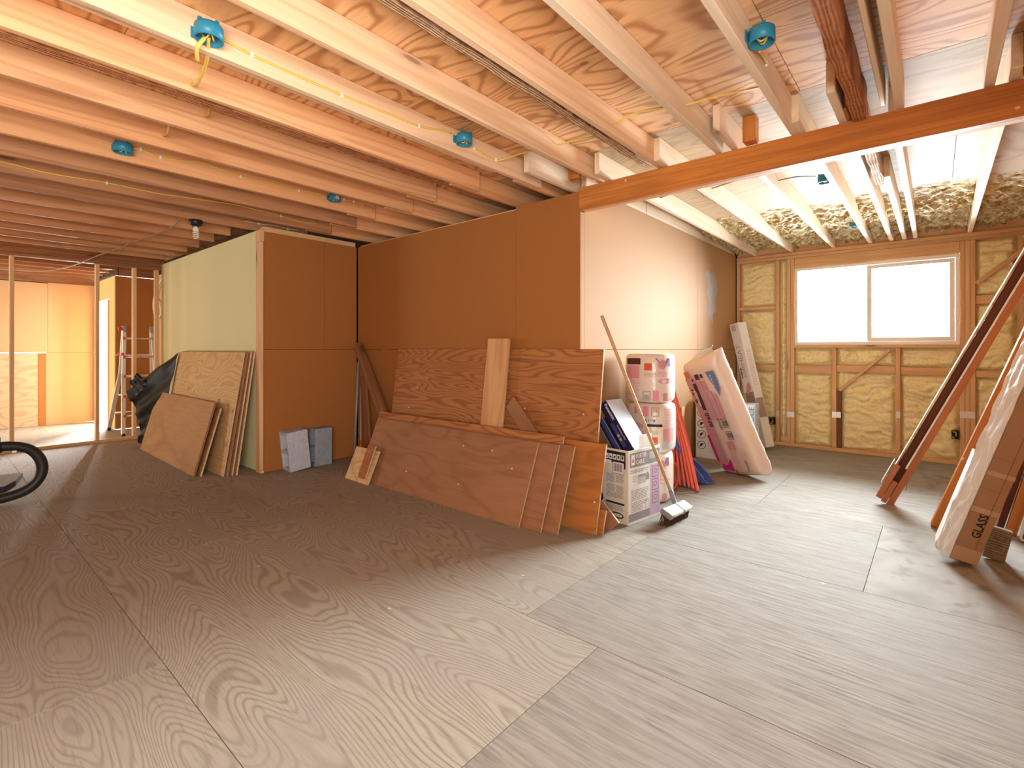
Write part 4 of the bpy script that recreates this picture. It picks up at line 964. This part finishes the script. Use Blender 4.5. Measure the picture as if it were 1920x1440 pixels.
# ------------------------------------------------------------------ heater carton in the corner and boxes behind the bag
SW, ST, SL = 0.14, 0.14, 1.56
Sm = Matrix.Translation((-1.752, 6.66, 0.79)) @ rotvec((0.007, -0.232, -0.454))
sb = thing('heater_box', Sm @ Vector((0, 0, -SL / 2)), 'tall narrow white carton with a brown floor picture leaning in the far corner', 'cardboard box')
sb = link('box_body', bev_mesh('box_body', SW, ST, SL, 0.004), 'carton', sb, Sm)
sn_ = -(Sm.to_3x3().col[1]); sx_ = Sm.to_3x3().col[0]
fS = lambda a, b_: (Sm @ Vector((a - SW / 2, -ST / 2, b_ - SL / 2)), sn_)
fSx = lambda a, b_: (Sm @ Vector((SW / 2, a - ST / 2, b_ - SL / 2)), sx_)
print_text(fS, 'softHEAT', 0.092, 0.86, 0.085, 'ink_grey', sb, rot=q90, width=0.42, lift=0.002); print_rects('printed_word', fS, [(0.02, 0.86, 0.034, 1.0)], 'ink', sb)
print_rects('picture_panel', fS, [(0.012, 0.36, SW - 0.004, 0.68)], 'photo_tan', sb); print_rects('picture_panel', fSx, [(0.004, 0.36, ST - 0.012, 0.60)], 'photo_tan', sb)
print_poly('picture_subject', fS, [[(0.03, 0.68), (0.06, 0.66), (0.10, 0.69), (0.12, 0.74), (0.10, 0.80), (0.07, 0.79), (0.05, 0.74)]], 'ink_rose', sb, 0.002)
print_rects('end_flap', fS, [(0.02, SL - 0.10, 0.09, SL - 0.02)], 'ink_light', sb); print_rects('printed_text', fSx, text_lines(0.03, 0.10, 1.2, 0.75, 0.02, 0.006, 51), 'ink_rose', sb)
cb = thing('pictogram_box', (-1.86, 5.56, 0), 'white carton with a column of round pictograms behind the wrapped bag', 'cardboard box')
cbr = cb; cb = bx('box_body', -2.00, 5.45, 0.045, -1.62, 5.70, 0.70, 'carton', cb); fC = lambda a, b_: (Vector((-2.0 + a, 5.45, 0.045 + b_)), Vector((0, -1, 0)))
print_rects('printed_band', fC, [(0.0, 0.60, 0.37, 0.655)], 'ink_blue', cb, 0.001)
for i in range(4):
    print_poly('pictogram_ring', fC, ring_poly(0.065, 0.14 + 0.115 * i, 0.045, 0.045, 0.006, 18), 'ink', cb)
    print_poly('pictogram_sign', fC, [[(0.045, 0.12 + 0.115 * i), (0.07, 0.13 + 0.115 * i), (0.085, 0.165 + 0.115 * i), (0.05, 0.15 + 0.115 * i)]], 'ink', cb)
print_rects('printed_text', fC, text_lines(0.13, 0.33, 0.5, 0.05, 0.03, 0.005, 61), 'ink_light', cb)
bx('base_strip', -2.01, 5.44, 0.0, -1.61, 5.71, 0.043, 'kraft', cbr)
bb = thing('pale_blue_box', (-1.66, 6.1, 0), 'small pale blue lettered carton between the bag and the tall carton', 'cardboard box')
bb = bx('box_body', -1.80, 6.05, 0.0, -1.55, 6.22, 0.60, 'pale_blue', bb); fQ = lambda a, b_: (Vector((-1.80 + a, 6.05, b_)), Vector((0, -1, 0)))
print_text(fQ, 'LUCE', 0.235, 0.36, 0.07, 'ink_blue', bb, rot=q90, width=0.2); print_rects('printed_band', fQ, [(0.005, 0.55, 0.24, 0.59)], 'ink_white', bb)
solo(sheet('wood_offcut', (-2.02, 5.2, 0.002), (-1.99, 5.05, 0.002), (-2.035, 5.2, 0.62), 0.01, 'pine'), 'thin tan board standing against the sunlit wall behind the red coil', 'wood offcut')

# ------------------------------------------------------------------ broom
br = thing('push_broom', (-1.41, 3.46, 0), 'wooden handled broom with grey and white head leaning on the tool carton', 'broom')
tube('handle', [(-1.462, 3.545, 0.13), (-1.748, 3.008, 1.451)], 0.0125, 'handle_wood', br, n=12)
tube('socket', [(-1.435, 3.525, 0.085), (-1.455, 3.545, 0.10), (-1.475, 3.52, 0.19)], 0.017, 'grey_plastic', br, n=10, smooth_sub=3)
hx = Vector((0.10, 0.99, 0)).normalized(); hy = Vector((-0.90, 0.09, 0.42)).normalized()
hc = Vector((-1.405, 3.47, 0.080))
link('head_block', bev_mesh('head_block', 0.31, 0.085, 0.035, 0.012, 3), 'white', br, frame(hc, hx, hy)); link('grey_end', bev_mesh('grey_end', 0.05, 0.092, 0.042, 0.012, 3), 'grey_plastic', br, frame(hc - hx * 0.14, hx, hy))
link('grey_clamp', bev_mesh('grey_clamp', 0.03, 0.092, 0.042, 0.01, 2), 'grey_plastic', br, frame(hc + hx * 0.03, hx, hy))
V = []; Fc = []; rr = random.Random(3); hn = hx.cross(hy).normalized(); hn = hn if hn.z > 0 else -hn
for i in range(520):
    s = rr.uniform(-0.15, 0.14); t = rr.uniform(-0.036, 0.036); p = hc + hx * s + hy * t - hn * 0.012
    d = (-hn * 0.5 + Vector((0.12, -0.5 if s < -0.06 else -0.25, -0.5)) + Vector((rr.uniform(-.12, .12), rr.uniform(-.12, .12), 0)))
    d = d.normalized(); Lb = min(0.15 if s < -0.06 else 0.085, (p.z - 0.001) / max(0.05, -d.z)); q = p + d * Lb
    s_ = Vector((0.0022, 0.0, 0)); u_ = Vector((0, 0.0022, 0.001)); b0 = len(V)
    V += [p - s_, p + s_, p + u_, q - s_ * 0.5, q + s_ * 0.5, q + u_ * 0.5]; Fc += [(b0, b0 + 1, b0 + 4, b0 + 3), (b0 + 1, b0 + 2, b0 + 5, b0 + 4), (b0 + 2, b0, b0 + 3, b0 + 5), (b0 + 3, b0 + 4, b0 + 5)]
o = link('bristles', mesh('bristles', V, Fc), 'bristle', br); o['kind'] = 'stuff'

# ------------------------------------------------------------------ pieces leaning on the right
def lean_x(name, foot, slope, L, w_in, depth, mat, parent=None, b=0.003, off=0.0, up0=0.0):
    """long piece leaning to +X: foot = lower left corner of the visible (-Y) face, w_in its width in the leaning plane"""
    d = Vector((1, 0, slope)).normalized(); p = Vector((d.z, 0, -d.x))          # p: to the lower right, in plane
    c = Vector(foot) + d * (L / 2 + up0) + p * (w_in / 2 + off) + Vector((0, depth / 2, 0))
    return link(name, bev_mesh(name, L, w_in, depth, b), mat, parent, frame(c, d, p))
j1 = thing('door_jamb', (-0.32, 4.95, 0), 'dark red brown door jamb with a white edge leaning to the right', 'door jamb')
lean_x('jamb_face', (-0.345, 4.925, 0.06), 2.26, 2.30, 0.085, 0.02, 'jamb', j1, up0=0.02, off=0.004)
lean_x('white_edge', (-0.352, 4.905, 0.06), 2.26, 2.25, 0.006, 0.11, 'white', j1, up0=0.08, off=-0.005)
lean_x('stop_block', (-0.366, 4.885, 0.055), 2.26, 0.30, 0.040, 0.038, 'jamb_light', j1, up0=0.0, off=0.0)
lean_x('stop_block', (-0.366, 4.885, 0.055), 2.26, 0.19, 0.036, 0.038, 'jamb_light', j1, up0=-0.015, off=0.042)
lean_x('white_cap', (-0.37, 4.88, 0.055), 2.26, 0.20, 0.004, 0.12, 'white', j1, up0=0.12, off=-0.012)
j2 = thing('door_jamb', (-0.24, 4.93, 0), 'cedar coloured jamb strip with a white face beside the dark jamb', 'door jamb')
lean_x('jamb_strip', (-0.366, 4.885, 0.055), 2.26, 2.36, 0.042, 0.06, 'jamb_light', j2, up0=-0.035, off=0.082)
lean_x('white_face', (-0.366, 4.883, 0.055), 2.26, 2.0, 0.012, 0.03, 'white', j2, up0=0.30, off=0.069)
st2 = lean_x('lumber_stud', (-0.03, 4.47, 0.014), 2.95, 2.30, 0.045, 0.085, 'beam'); solo(st2, 'orange brown stud leaning between the dark jamb and the wrapped glass carton', 'stud')
pn = thing('thin_panel', (0.02, 4.2, 0), 'thin cream edged panel leaning right behind the wrapped glass carton', 'panel')
lean_x('panel_face', (-0.005, 4.05, 0.004), 3.3, 0.62, 0.012, 0.22, 'white', pn); lean_x('panel_core', (0.006, 4.06, 0.004), 3.3, 0.60, 0.014, 0.20, 'pine', pn, off=0.014)
gb = thing('glass_carton', (0.11, 3.86, 0), 'brown cardboard glass carton with white plastic wrap, nearest of the leaning pieces', 'cardboard box')
d = Vector((1, 0, 3.32)).normalized(); p_ = Vector((d.z, 0, -d.x)); ph = math.radians(21); Yv = Vector((0, 1, 0))
ga = p_ * math.cos(ph) + Yv * math.sin(ph); gbv = -p_ * math.sin(ph) + Yv * math.cos(ph); GW, GD, GL = 0.128, 0.15, 2.05
G0 = Vector((0.058, 3.76, 0.040))
gbody = link('carton_body', bev_mesh('carton_body', GL, GW, GD, 0.004), 'kraft', gb, frame(G0 + d * GL / 2 + ga * GW / 2 + gbv * GD / 2, d, ga))
V = []; Fc = []; nL, nW = 110, 12
for j in range(nL + 1):
    for i in range(nW + 1):
        ed = 0.25 if i == 0 else 1.0
        q = G0 + d * (2.03 * j / nL - 0.004) + gbv * (GD * 1.04 * i / nW) - gbv * 0.004
        V.append(q - ga * (0.004 + ed * (0.007 + 0.010 * noise.noise(Vector((i * 0.45, j * 0.22, 2))) + 0.004 * noise.noise(Vector((i * 1.4, j * 0.9, 5))))))
m0 = len(V); V += [v + ga * 0.002 for v in V]
for j in range(nL):
    for i in range(nW): a = j * (nW + 1) + i; q = (a, a + 1, a + nW + 2, a + nW + 1); Fc.append(q[::-1]); Fc.append(tuple(m0 + k for k in q))
link('plastic_wrap', mesh('plastic_wrap', V, Fc, True), 'wrap_white', gb)
fG = lambda a, b_: (G0 + ga * a + d * b_, -gbv)
print_rects('tape_strip', fG, [(0.0, 0.005, GW, 0.085), (0.0, 0.30, GW, 0.33), (0.0, 0.52, GW, 0.545)], 'tape', gbody, 0.001)
print_rects('carton_seam', fG, [(0.088, 0.10, 0.0905, 2.0), (0.0, 0.298, GW, 0.300), (0.0, 0.44, GW, 0.4415), (0.0, 0.62, GW, 0.6215)], 'lumber_brown', gbody, 0.0016)
print_text(fG, 'GLASS', 0.088, 0.155, 0.058, 'ink', gbody, rot=q90, width=0.14, lift=0.002, bold=0.0012)
gw = lean_x('wood_block', (0.205, 3.99, 0.016), 5.0, 0.185, 0.095, 0.05, 'grey_wood'); solo(gw, 'short weathered grey wood block standing behind the glass carton', 'wood block')
d1 = lean_x('door_panel', (0.30, 4.62, 0.010), 4.3, 1.9, 0.035, 0.16, 'jamb'); solo(d1, 'dark brown panel edge leaning at the right picture border', 'panel')
d2 = lean_x('door_panel', (0.345, 4.60, 0.012), 4.3, 1.9, 0.055, 0.05, 'beam'); solo(d2, 'bright orange board leaning in front of the dark brown panel at the right border', 'plank')
wfm = thing('window_screen', (0.43, 4.55, 0), 'brown panel with rounded white frame lying at the lower right border', 'panel')
lean_x('panel_face', (0.415, 4.50, 0.012), 6.0, 0.9, 0.10, 0.05, 'jamb', wfm); lean_x('frame_bar', (0.405, 4.49, 0.010), 6.0, 0.9, 0.010, 0.06, 'white', wfm); lean_x('frame_bar', (0.405, 4.48, 0.010), 6.0, 0.012, 0.10, 0.06, 'white', wfm)

# ------------------------------------------------------------------ step ladder behind the studs
ld = thing('step_ladder', (-9.02, 2.05, 0), 'folding aluminium ladder with red joints standing behind the bare studs', 'ladder')
for (y0, y1) in ((1.78, 1.865), (2.31, 2.20)):
    top = Vector((-8.98, y1, 1.52))
    for xf in (-8.60, -9.44):
        ft = Vector((xf, y0, 0.03)); kn = Vector((top.x + (xf - top.x) * 0.22, y1 + (y0 - y1) * 0.25, 0.86))
        bar('rail', top + Vector((0.02 if xf > -9 else -0.02, 0, 0)), kn, 0.045, 0.022, 'alu', ld, up=(0, 1, 0)); bar('rail', kn, ft, 0.05, 0.026, 'alu', ld, up=(0, 1, 0))
        bx('foot', xf - 0.03, y0 - 0.018, 0.0, xf + 0.03, y0 + 0.018, 0.05, 'black', ld)
        bx('joint_knob', kn.x - 0.02, kn.y - 0.03, 1.13, kn.x + 0.03, kn.y + 0.0, 1.17, 'red', ld)
    bx('hinge', top.x - 0.05, y1 - 0.02, 1.47, top.x + 0.05, y1 + 0.02, 1.56, 'grey_plastic', ld); bx('hinge_knob', top.x + 0.0, y1 - (0.07 if y1 < 2 else -0.02), 1.49, top.x + 0.04, y1 - (0.02 if y1 < 2 else -0.07), 1.54, 'red', ld)
for i, z in enumerate((0.28, 0.55, 0.83, 1.11, 1.38)):
    for s in (-1, 1):
        xk = -8.98 + s * ((0.04 + (1.52 - z) * 0.055) if z > 0.86 else (0.0834 + (0.86 - z) * 0.355))
        f = (0.86 - z) / 0.86 if z < 0.86 else 0
        tube('rung', [(xk, 1.86 - 0.06 * f, z), (xk, 2.21 + 0.08 * f, z)], 0.014, 'alu', ld, n=8)
        if s > 0: bx('rung_cap', xk - 0.02, 1.84 - 0.06 * f, z - 0.02, xk + 0.025, 1.865 - 0.06 * f, z + 0.02, 'red', ld)
lp = [(-9.0, 2.37, 2.37), (-9.30, 2.36, 2.2), (-9.44, 2.34, 1.98), (-9.40, 2.34, 1.78), (-9.28, 2.35, 1.71), (-9.16, 2.37, 1.78), (-9.26, 2.37, 1.95), (-9.40, 2.37, 2.02)]
solo(tube('cable_loop', lp, 0.012, 'cable_white', smooth_sub=5), 'cream cable loop hanging above the ladder', 'cable')

# ------------------------------------------------------------------ junction boxes and cables at the ceiling
def jbox(x, y, z, r_, label, tilt=0.0, side=1):
    o = thing('junction_box', (x, y, z), label, 'junction box', 'blue ceiling junction boxes')
    mw = Matrix.Translation((x + side * (r_ + 0.003), y, z)) @ Matrix.Rotation(tilt, 4, 'Y')
    lathe('box_shell', [(0.0, 0.030), (r_ * 0.9, 0.030), (r_, 0.022), (r_, -0.028), (r_ * 0.90, -0.028), (r_ * 0.90, 0.020), (0.0, 0.022)], 'blue_plastic', o, 20, mw)
    link('nail_bracket', bev_mesh('nail_bracket', 0.004, r_ * 1.9, 0.045, 0.001), 'blue_plastic', o, Matrix.Translation((x + side * 0.004, y, z + 0.006)))
    for k in range(4):
        a = k * math.pi / 2 + 0.4; link('tab', bev_mesh('tab', 0.014, 0.014, 0.012, 0.001), 'blue_plastic', o, mw @ Matrix.Translation((math.cos(a) * r_ * 0.8, math.sin(a) * r_ * 0.8, 0.034)))
    w0 = mw @ Vector((0, 0, -0.012))
    tube('wire', [w0 + Vector((-0.025, -0.02, 0.015)), w0 + Vector((0, -0.012, -0.012)), w0 + Vector((0.02, 0.0, 0.004)), w0 + Vector((0.0, 0.018, -0.01)), w0 + Vector((-0.02, 0.022, 0.012))], 0.0035, 'cable', o, n=6, smooth_sub=4)
    return o
jbox(-2.272, 0.735, 2.485, 0.052, 'blue junction box with dangling yellow cable at the upper left picture border')
jbox(-2.272, 2.155, 2.515, 0.050, 'blue round junction box on a joist above the middle of the room')
jbox(-4.002, 0.815, 2.500, 0.052, 'blue junction box on a joist in the left part of the ceiling')
jb = jbox(-4.002, 2.285, 2.525, 0.048, 'blue junction box with white sticker near the tan alcove')
link('sticker', bev_mesh('sticker', 0.001, 0.03, 0.028, 0.0), 'white', jb, Matrix.Translation((-3.904, 2.285, 2.522))); link('sticker_print', bev_mesh('sticker_print', 0.001, 0.016, 0.016, 0.0), 'ink_light', jb, Matrix.Translation((-3.9032, 2.285, 2.522)))
jbox(-0.592, 2.20, 2.490, 0.050, 'blue junction box full of yellow cable at the top border near the beam')
jbox(-0.597, 4.45, 2.520, 0.048, 'dull green junction box hanging beyond the beam', side=-1)
jbox(-0.597, 6.25, 2.520, 0.045, 'junction box half sunk in the foam above the window', side=-1)
def cable(pts, label, r_=0.005, mat='cable', staples=(), sx=None):
    o = thing('cable', pts[0], label, 'cable'); tube('sheath', pts, r_, mat, o, n=6, smooth_sub=5)
    for s in staples: link('staple', bev_mesh('staple', 0.012, 0.014, 0.024, 0.003), 'white', o, Matrix.Translation(s))
    return o
X1 = -2.266
c1 = [(X1, 0.79, 2.515), (X1, 0.92, 2.500), (X1, 1.13, 2.495), (X1, 1.35, 2.492), (X1, 1.62, 2.50), (X1, 1.84, 2.505), (X1, 2.00, 2.535), (X1, 2.09, 2.545)]
cable(c1, 'yellow cable stapled along the joist left of the middle junction box', staples=[c1[1], c1[3], c1[5]])
c1 = [(X1, 2.22, 2.53), (X1, 2.30, 2.515), (X1, 2.42, 2.502), (X1 + 0.004, 2.52, 2.502), (-2.10, 2.58, 2.53), (-1.98, 2.63, 2.545), (-1.86, 2.67, 2.55)]
cable(c1, 'yellow cable leaving the middle junction box towards the next joist', staples=[(X1, 2.29, 2.516), (X1, 2.50, 2.502)])
cable([(-1.848, 2.62, 2.53), (-1.70, 2.70, 2.555), (-1.49, 2.78, 2.55)], 'yellow cable crossing the bay before the rough timber'); cable([(-1.39, 2.52, 2.50), (-1.25, 2.58, 2.545), (-1.06, 2.68, 2.56)], 'yellow cable crossing the first bay left of the pale joist')
cable([(-1.009, 2.60, 2.51), (-0.85, 2.70, 2.55), (-0.64, 2.80, 2.575)], 'yellow cable crossing the knotty bay in front of the beam'); cable([(-0.56, 2.25, 2.46), (-0.575, 2.36, 2.50), (-0.588, 2.48, 2.52)], 'short yellow cable stapled to the pale joist at the top border', staples=[(-0.588, 2.48, 2.52)])
cable([(-2.22, 0.735, 2.47), (-2.35, 0.77, 2.44), (-2.55, 0.80, 2.43), (-2.66, 0.81, 2.462), (-2.684, 0.812, 2.49)], 'thick yellow cable drooping from the upper left junction box into a drilled hole', 0.0075)
cable([(-2.22, 0.72, 2.46), (-2.24, 0.70, 2.42), (-2.30, 0.72, 2.40)], 'stub of yellow cable poking out of the upper left junction box', 0.0075)
X2 = -3.995
c2 = [(X2, 0.87, 2.530), (X2, 0.92, 2.540), (X2, 1.03, 2.518), (X2, 1.15, 2.53), (X2, 1.29, 2.553), (X2, 1.54, 2.523), (X2, 1.78, 2.53), (X2, 1.99, 2.528), (X2, 2.14, 2.540), (X2, 2.23, 2.535)]
cable(c2, 'wavy yellow cable stapled between the two left junction boxes', staples=[c2[1], c2[2], c2[5], c2[7]])
c2 = [(X2, 2.34, 2.55), (X2, 2.40, 2.548), (X2, 2.50, 2.552), (X2, 2.62, 2.548)]
cable(c2, 'short yellow cable right of the stickered junction box', staples=[c2[1], c2[2]])
X3 = -4.855
c3 = [(X3, -0.2, 2.50), (X3, 0.33, 2.499), (X3, 0.57, 2.485), (X3, 0.903, 2.50), (X3, 1.21, 2.497), (X3, 1.50, 2.515), (X3, 1.78, 2.533), (X3, 2.0, 2.53), (X3, 2.24, 2.518), (X3, 2.45, 2.50), (X3, 2.62, 2.518)]
cable(c3, 'long wavy cable on the darker joist at the left', mat='cable', staples=[c3[3], c3[8]])
X4 = -5.305
c4 = [(X4, 2.08, 2.512), (X4, 2.22, 2.512), (X4, 2.40, 2.522), (X4, 2.52, 2.515), (X4, 2.64, 2.522)]
cable(c4, 'cream cable stapled above the corner of the greenish wall', mat='cable_white', staples=[c4[1], c4[3]])
cable([(-2.70, 0.86, 2.545), (-2.95, 0.98, 2.50), (-3.145, 1.02, 2.535)], 'short piece of cable crossing behind the knotty joist', 0.007); cable([(-3.155, 0.86, 2.52), (-3.35, 0.90, 2.47), (-3.555, 0.93, 2.51)], 'short piece of cable crossing the next bay to the left', 0.007)
cable([(-5.40, 1.55, 2.45), (-5.75, 1.57, 2.42), (-6.30, 1.56, 2.43), (-7.0, 1.50, 2.43), (-7.5, 1.52, 2.435), (-7.7, 1.3, 2.43), (-7.8, 0.9, 2.435)], 'thin grey cord sagging under the far left joists', 0.006, 'cord')
cable([(-7.2, 1.52, 2.43), (-7.9, 1.35, 2.36), (-8.4, 1.2, 2.28), (-9.0, 1.0, 2.25), (-9.6, 0.7, 2.30), (-10.2, 0.5, 2.36)], 'second grey cord dipping through the stud partition', 0.006, 'cord')
for i, (a, b_, m) in enumerate([((-1.775, 4.02, 2.50), (-1.48, 4.15, 2.56), 'nearest the sunlit wall'), ((-1.355, 4.05, 2.50), (-0.96, 4.20, 2.57), 'in the next bay from the wall'), ((-0.915, 4.22, 2.51), (-0.70, 4.40, 2.54), 'running to the dull green box')]):
    a, b_ = Vector(a), Vector(b_); cable([a, a.lerp(b_, 0.5) + Vector((0, 0, 0.012)), b_], 'dark cable crossing beyond the beam ' + m, 0.005, 'cord')
cable([(-1.93, 3.06, 2.57), (-1.90, 3.09, 2.50), (-1.885, 3.12, 2.44), (-1.88, 3.14, 2.434)], 'bundle of pale cable dropping behind the beam at the wall corner', 0.006, 'cable_white')
# lamp holder with spiral bulb
lm = thing('lamp_holder', (-5.33, 1.655, 2.40), 'black lamp holder with spiral bulb under the left joists', 'lamp')
lathe('base', [(0.0, 0.04), (0.055, 0.04), (0.06, 0.02), (0.05, -0.005), (0.03, -0.02), (0.0, -0.02)], 'black', lm, 20, Matrix.Translation((-5.33, 1.655, 2.40)))
lathe('ballast', [(0.0, 0.0), (0.018, 0.0), (0.024, -0.02), (0.024, -0.045), (0.0, -0.05)], 'spiral', lm, 16, Matrix.Translation((-5.33, 1.655, 2.38)))
tube('spiral_tube', [(-5.33 + 0.022 * math.cos(t), 1.655 + 0.022 * math.sin(t), 2.335 - 0.0028 * t) for t in [k * 0.5 for k in range(46)]], 0.006, 'spiral', lm, n=6)

# outlet boxes in the window wall
for (x, z, lab) in [(0.155, 0.32, 'black outlet box with yellow wire low on the foam wall right of the window'), (-1.605, 0.30, 'black outlet box with yellow wire behind the tall narrow carton')]:
    o = thing('outlet_box', (x, YF + 0.01, z), lab, 'outlet box'); V = grid_extrude('box_shell', [-0.03, -0.025, 0.025, 0.03], [-0.045, -0.04, 0.04, 0.045], {(1, 1)}, 0.05)
    link('box_shell', V, 'black', o, Matrix.Translation((x, YF + 0.01, z))); bx('box_back', x - 0.026, YF + 0.02, z - 0.041, x + 0.026, YF + 0.03, z + 0.041, 'black', o)
    tube('wire', [(x - 0.01, YF + 0.015, z + 0.03), (x + 0.01, YF - 0.01, z + 0.01), (x, YF - 0.012, z - 0.015), (x + 0.014, YF + 0.01, z - 0.01)], 0.005, 'cable', o, n=6, smooth_sub=4)

# ------------------------------------------------------------------ vacuum hose at the left border
hs_ = thing('vacuum_hose', (-5.6, 0.30, 0), 'thick black hose looping up from the floor at the left border', 'hose')
hp = [(-5.62, -0.15, 0.36), (-5.60, 0.10, 0.42), (-5.60, 0.30, 0.445), (-5.60, 0.43, 0.452), (-5.60, 0.54, 0.415), (-5.60, 0.605, 0.33), (-5.60, 0.622, 0.235), (-5.60, 0.595, 0.15), (-5.60, 0.53, 0.085), (-5.60, 0.43, 0.052), (-5.60, 0.30, 0.042), (-5.62, 0.0, 0.042), (-5.65, -0.3, 0.042)]
tube('hose_tube', hp, 0.038, 'hose', hs_, n=14, smooth_sub=6)
tube('hose_cuff', [(-5.60, 0.27, 0.440), (-5.60, 0.385, 0.452)], 0.046, 'black', hs_, n=14); bx('latch', -5.62, 0.33, 0.49, -5.57, 0.38, 0.535, 'black', hs_); bx('clip', -5.57, 0.44, 0.40, -5.555, 0.47, 0.42, 'metal', hs_)
nz = thing('vacuum_nozzle', (-6.2, 0.45, 0), 'black mesh floor nozzle lying behind the hose loop', 'nozzle')
V = [(-6.05, 0.10, 0.002), (-6.05, 0.43, 0.002), (-6.25, 0.52, 0.002), (-6.62, 0.60, 0.002), (-6.66, 0.20, 0.002)]; k = len(V); V += [(x, y, 0.05) for (x, y, z) in V]
link('nozzle_body', mesh('nozzle_body', V, [tuple(range(k))[::-1], tuple(range(k, 2 * k))] + [(i, (i + 1) % k, k + (i + 1) % k, k + i) for i in range(k)]), 'black', nz)
bx('nozzle_rim', -6.07, 0.1, 0.05, -6.05, 0.43, 0.062, 'grey_plastic', nz)
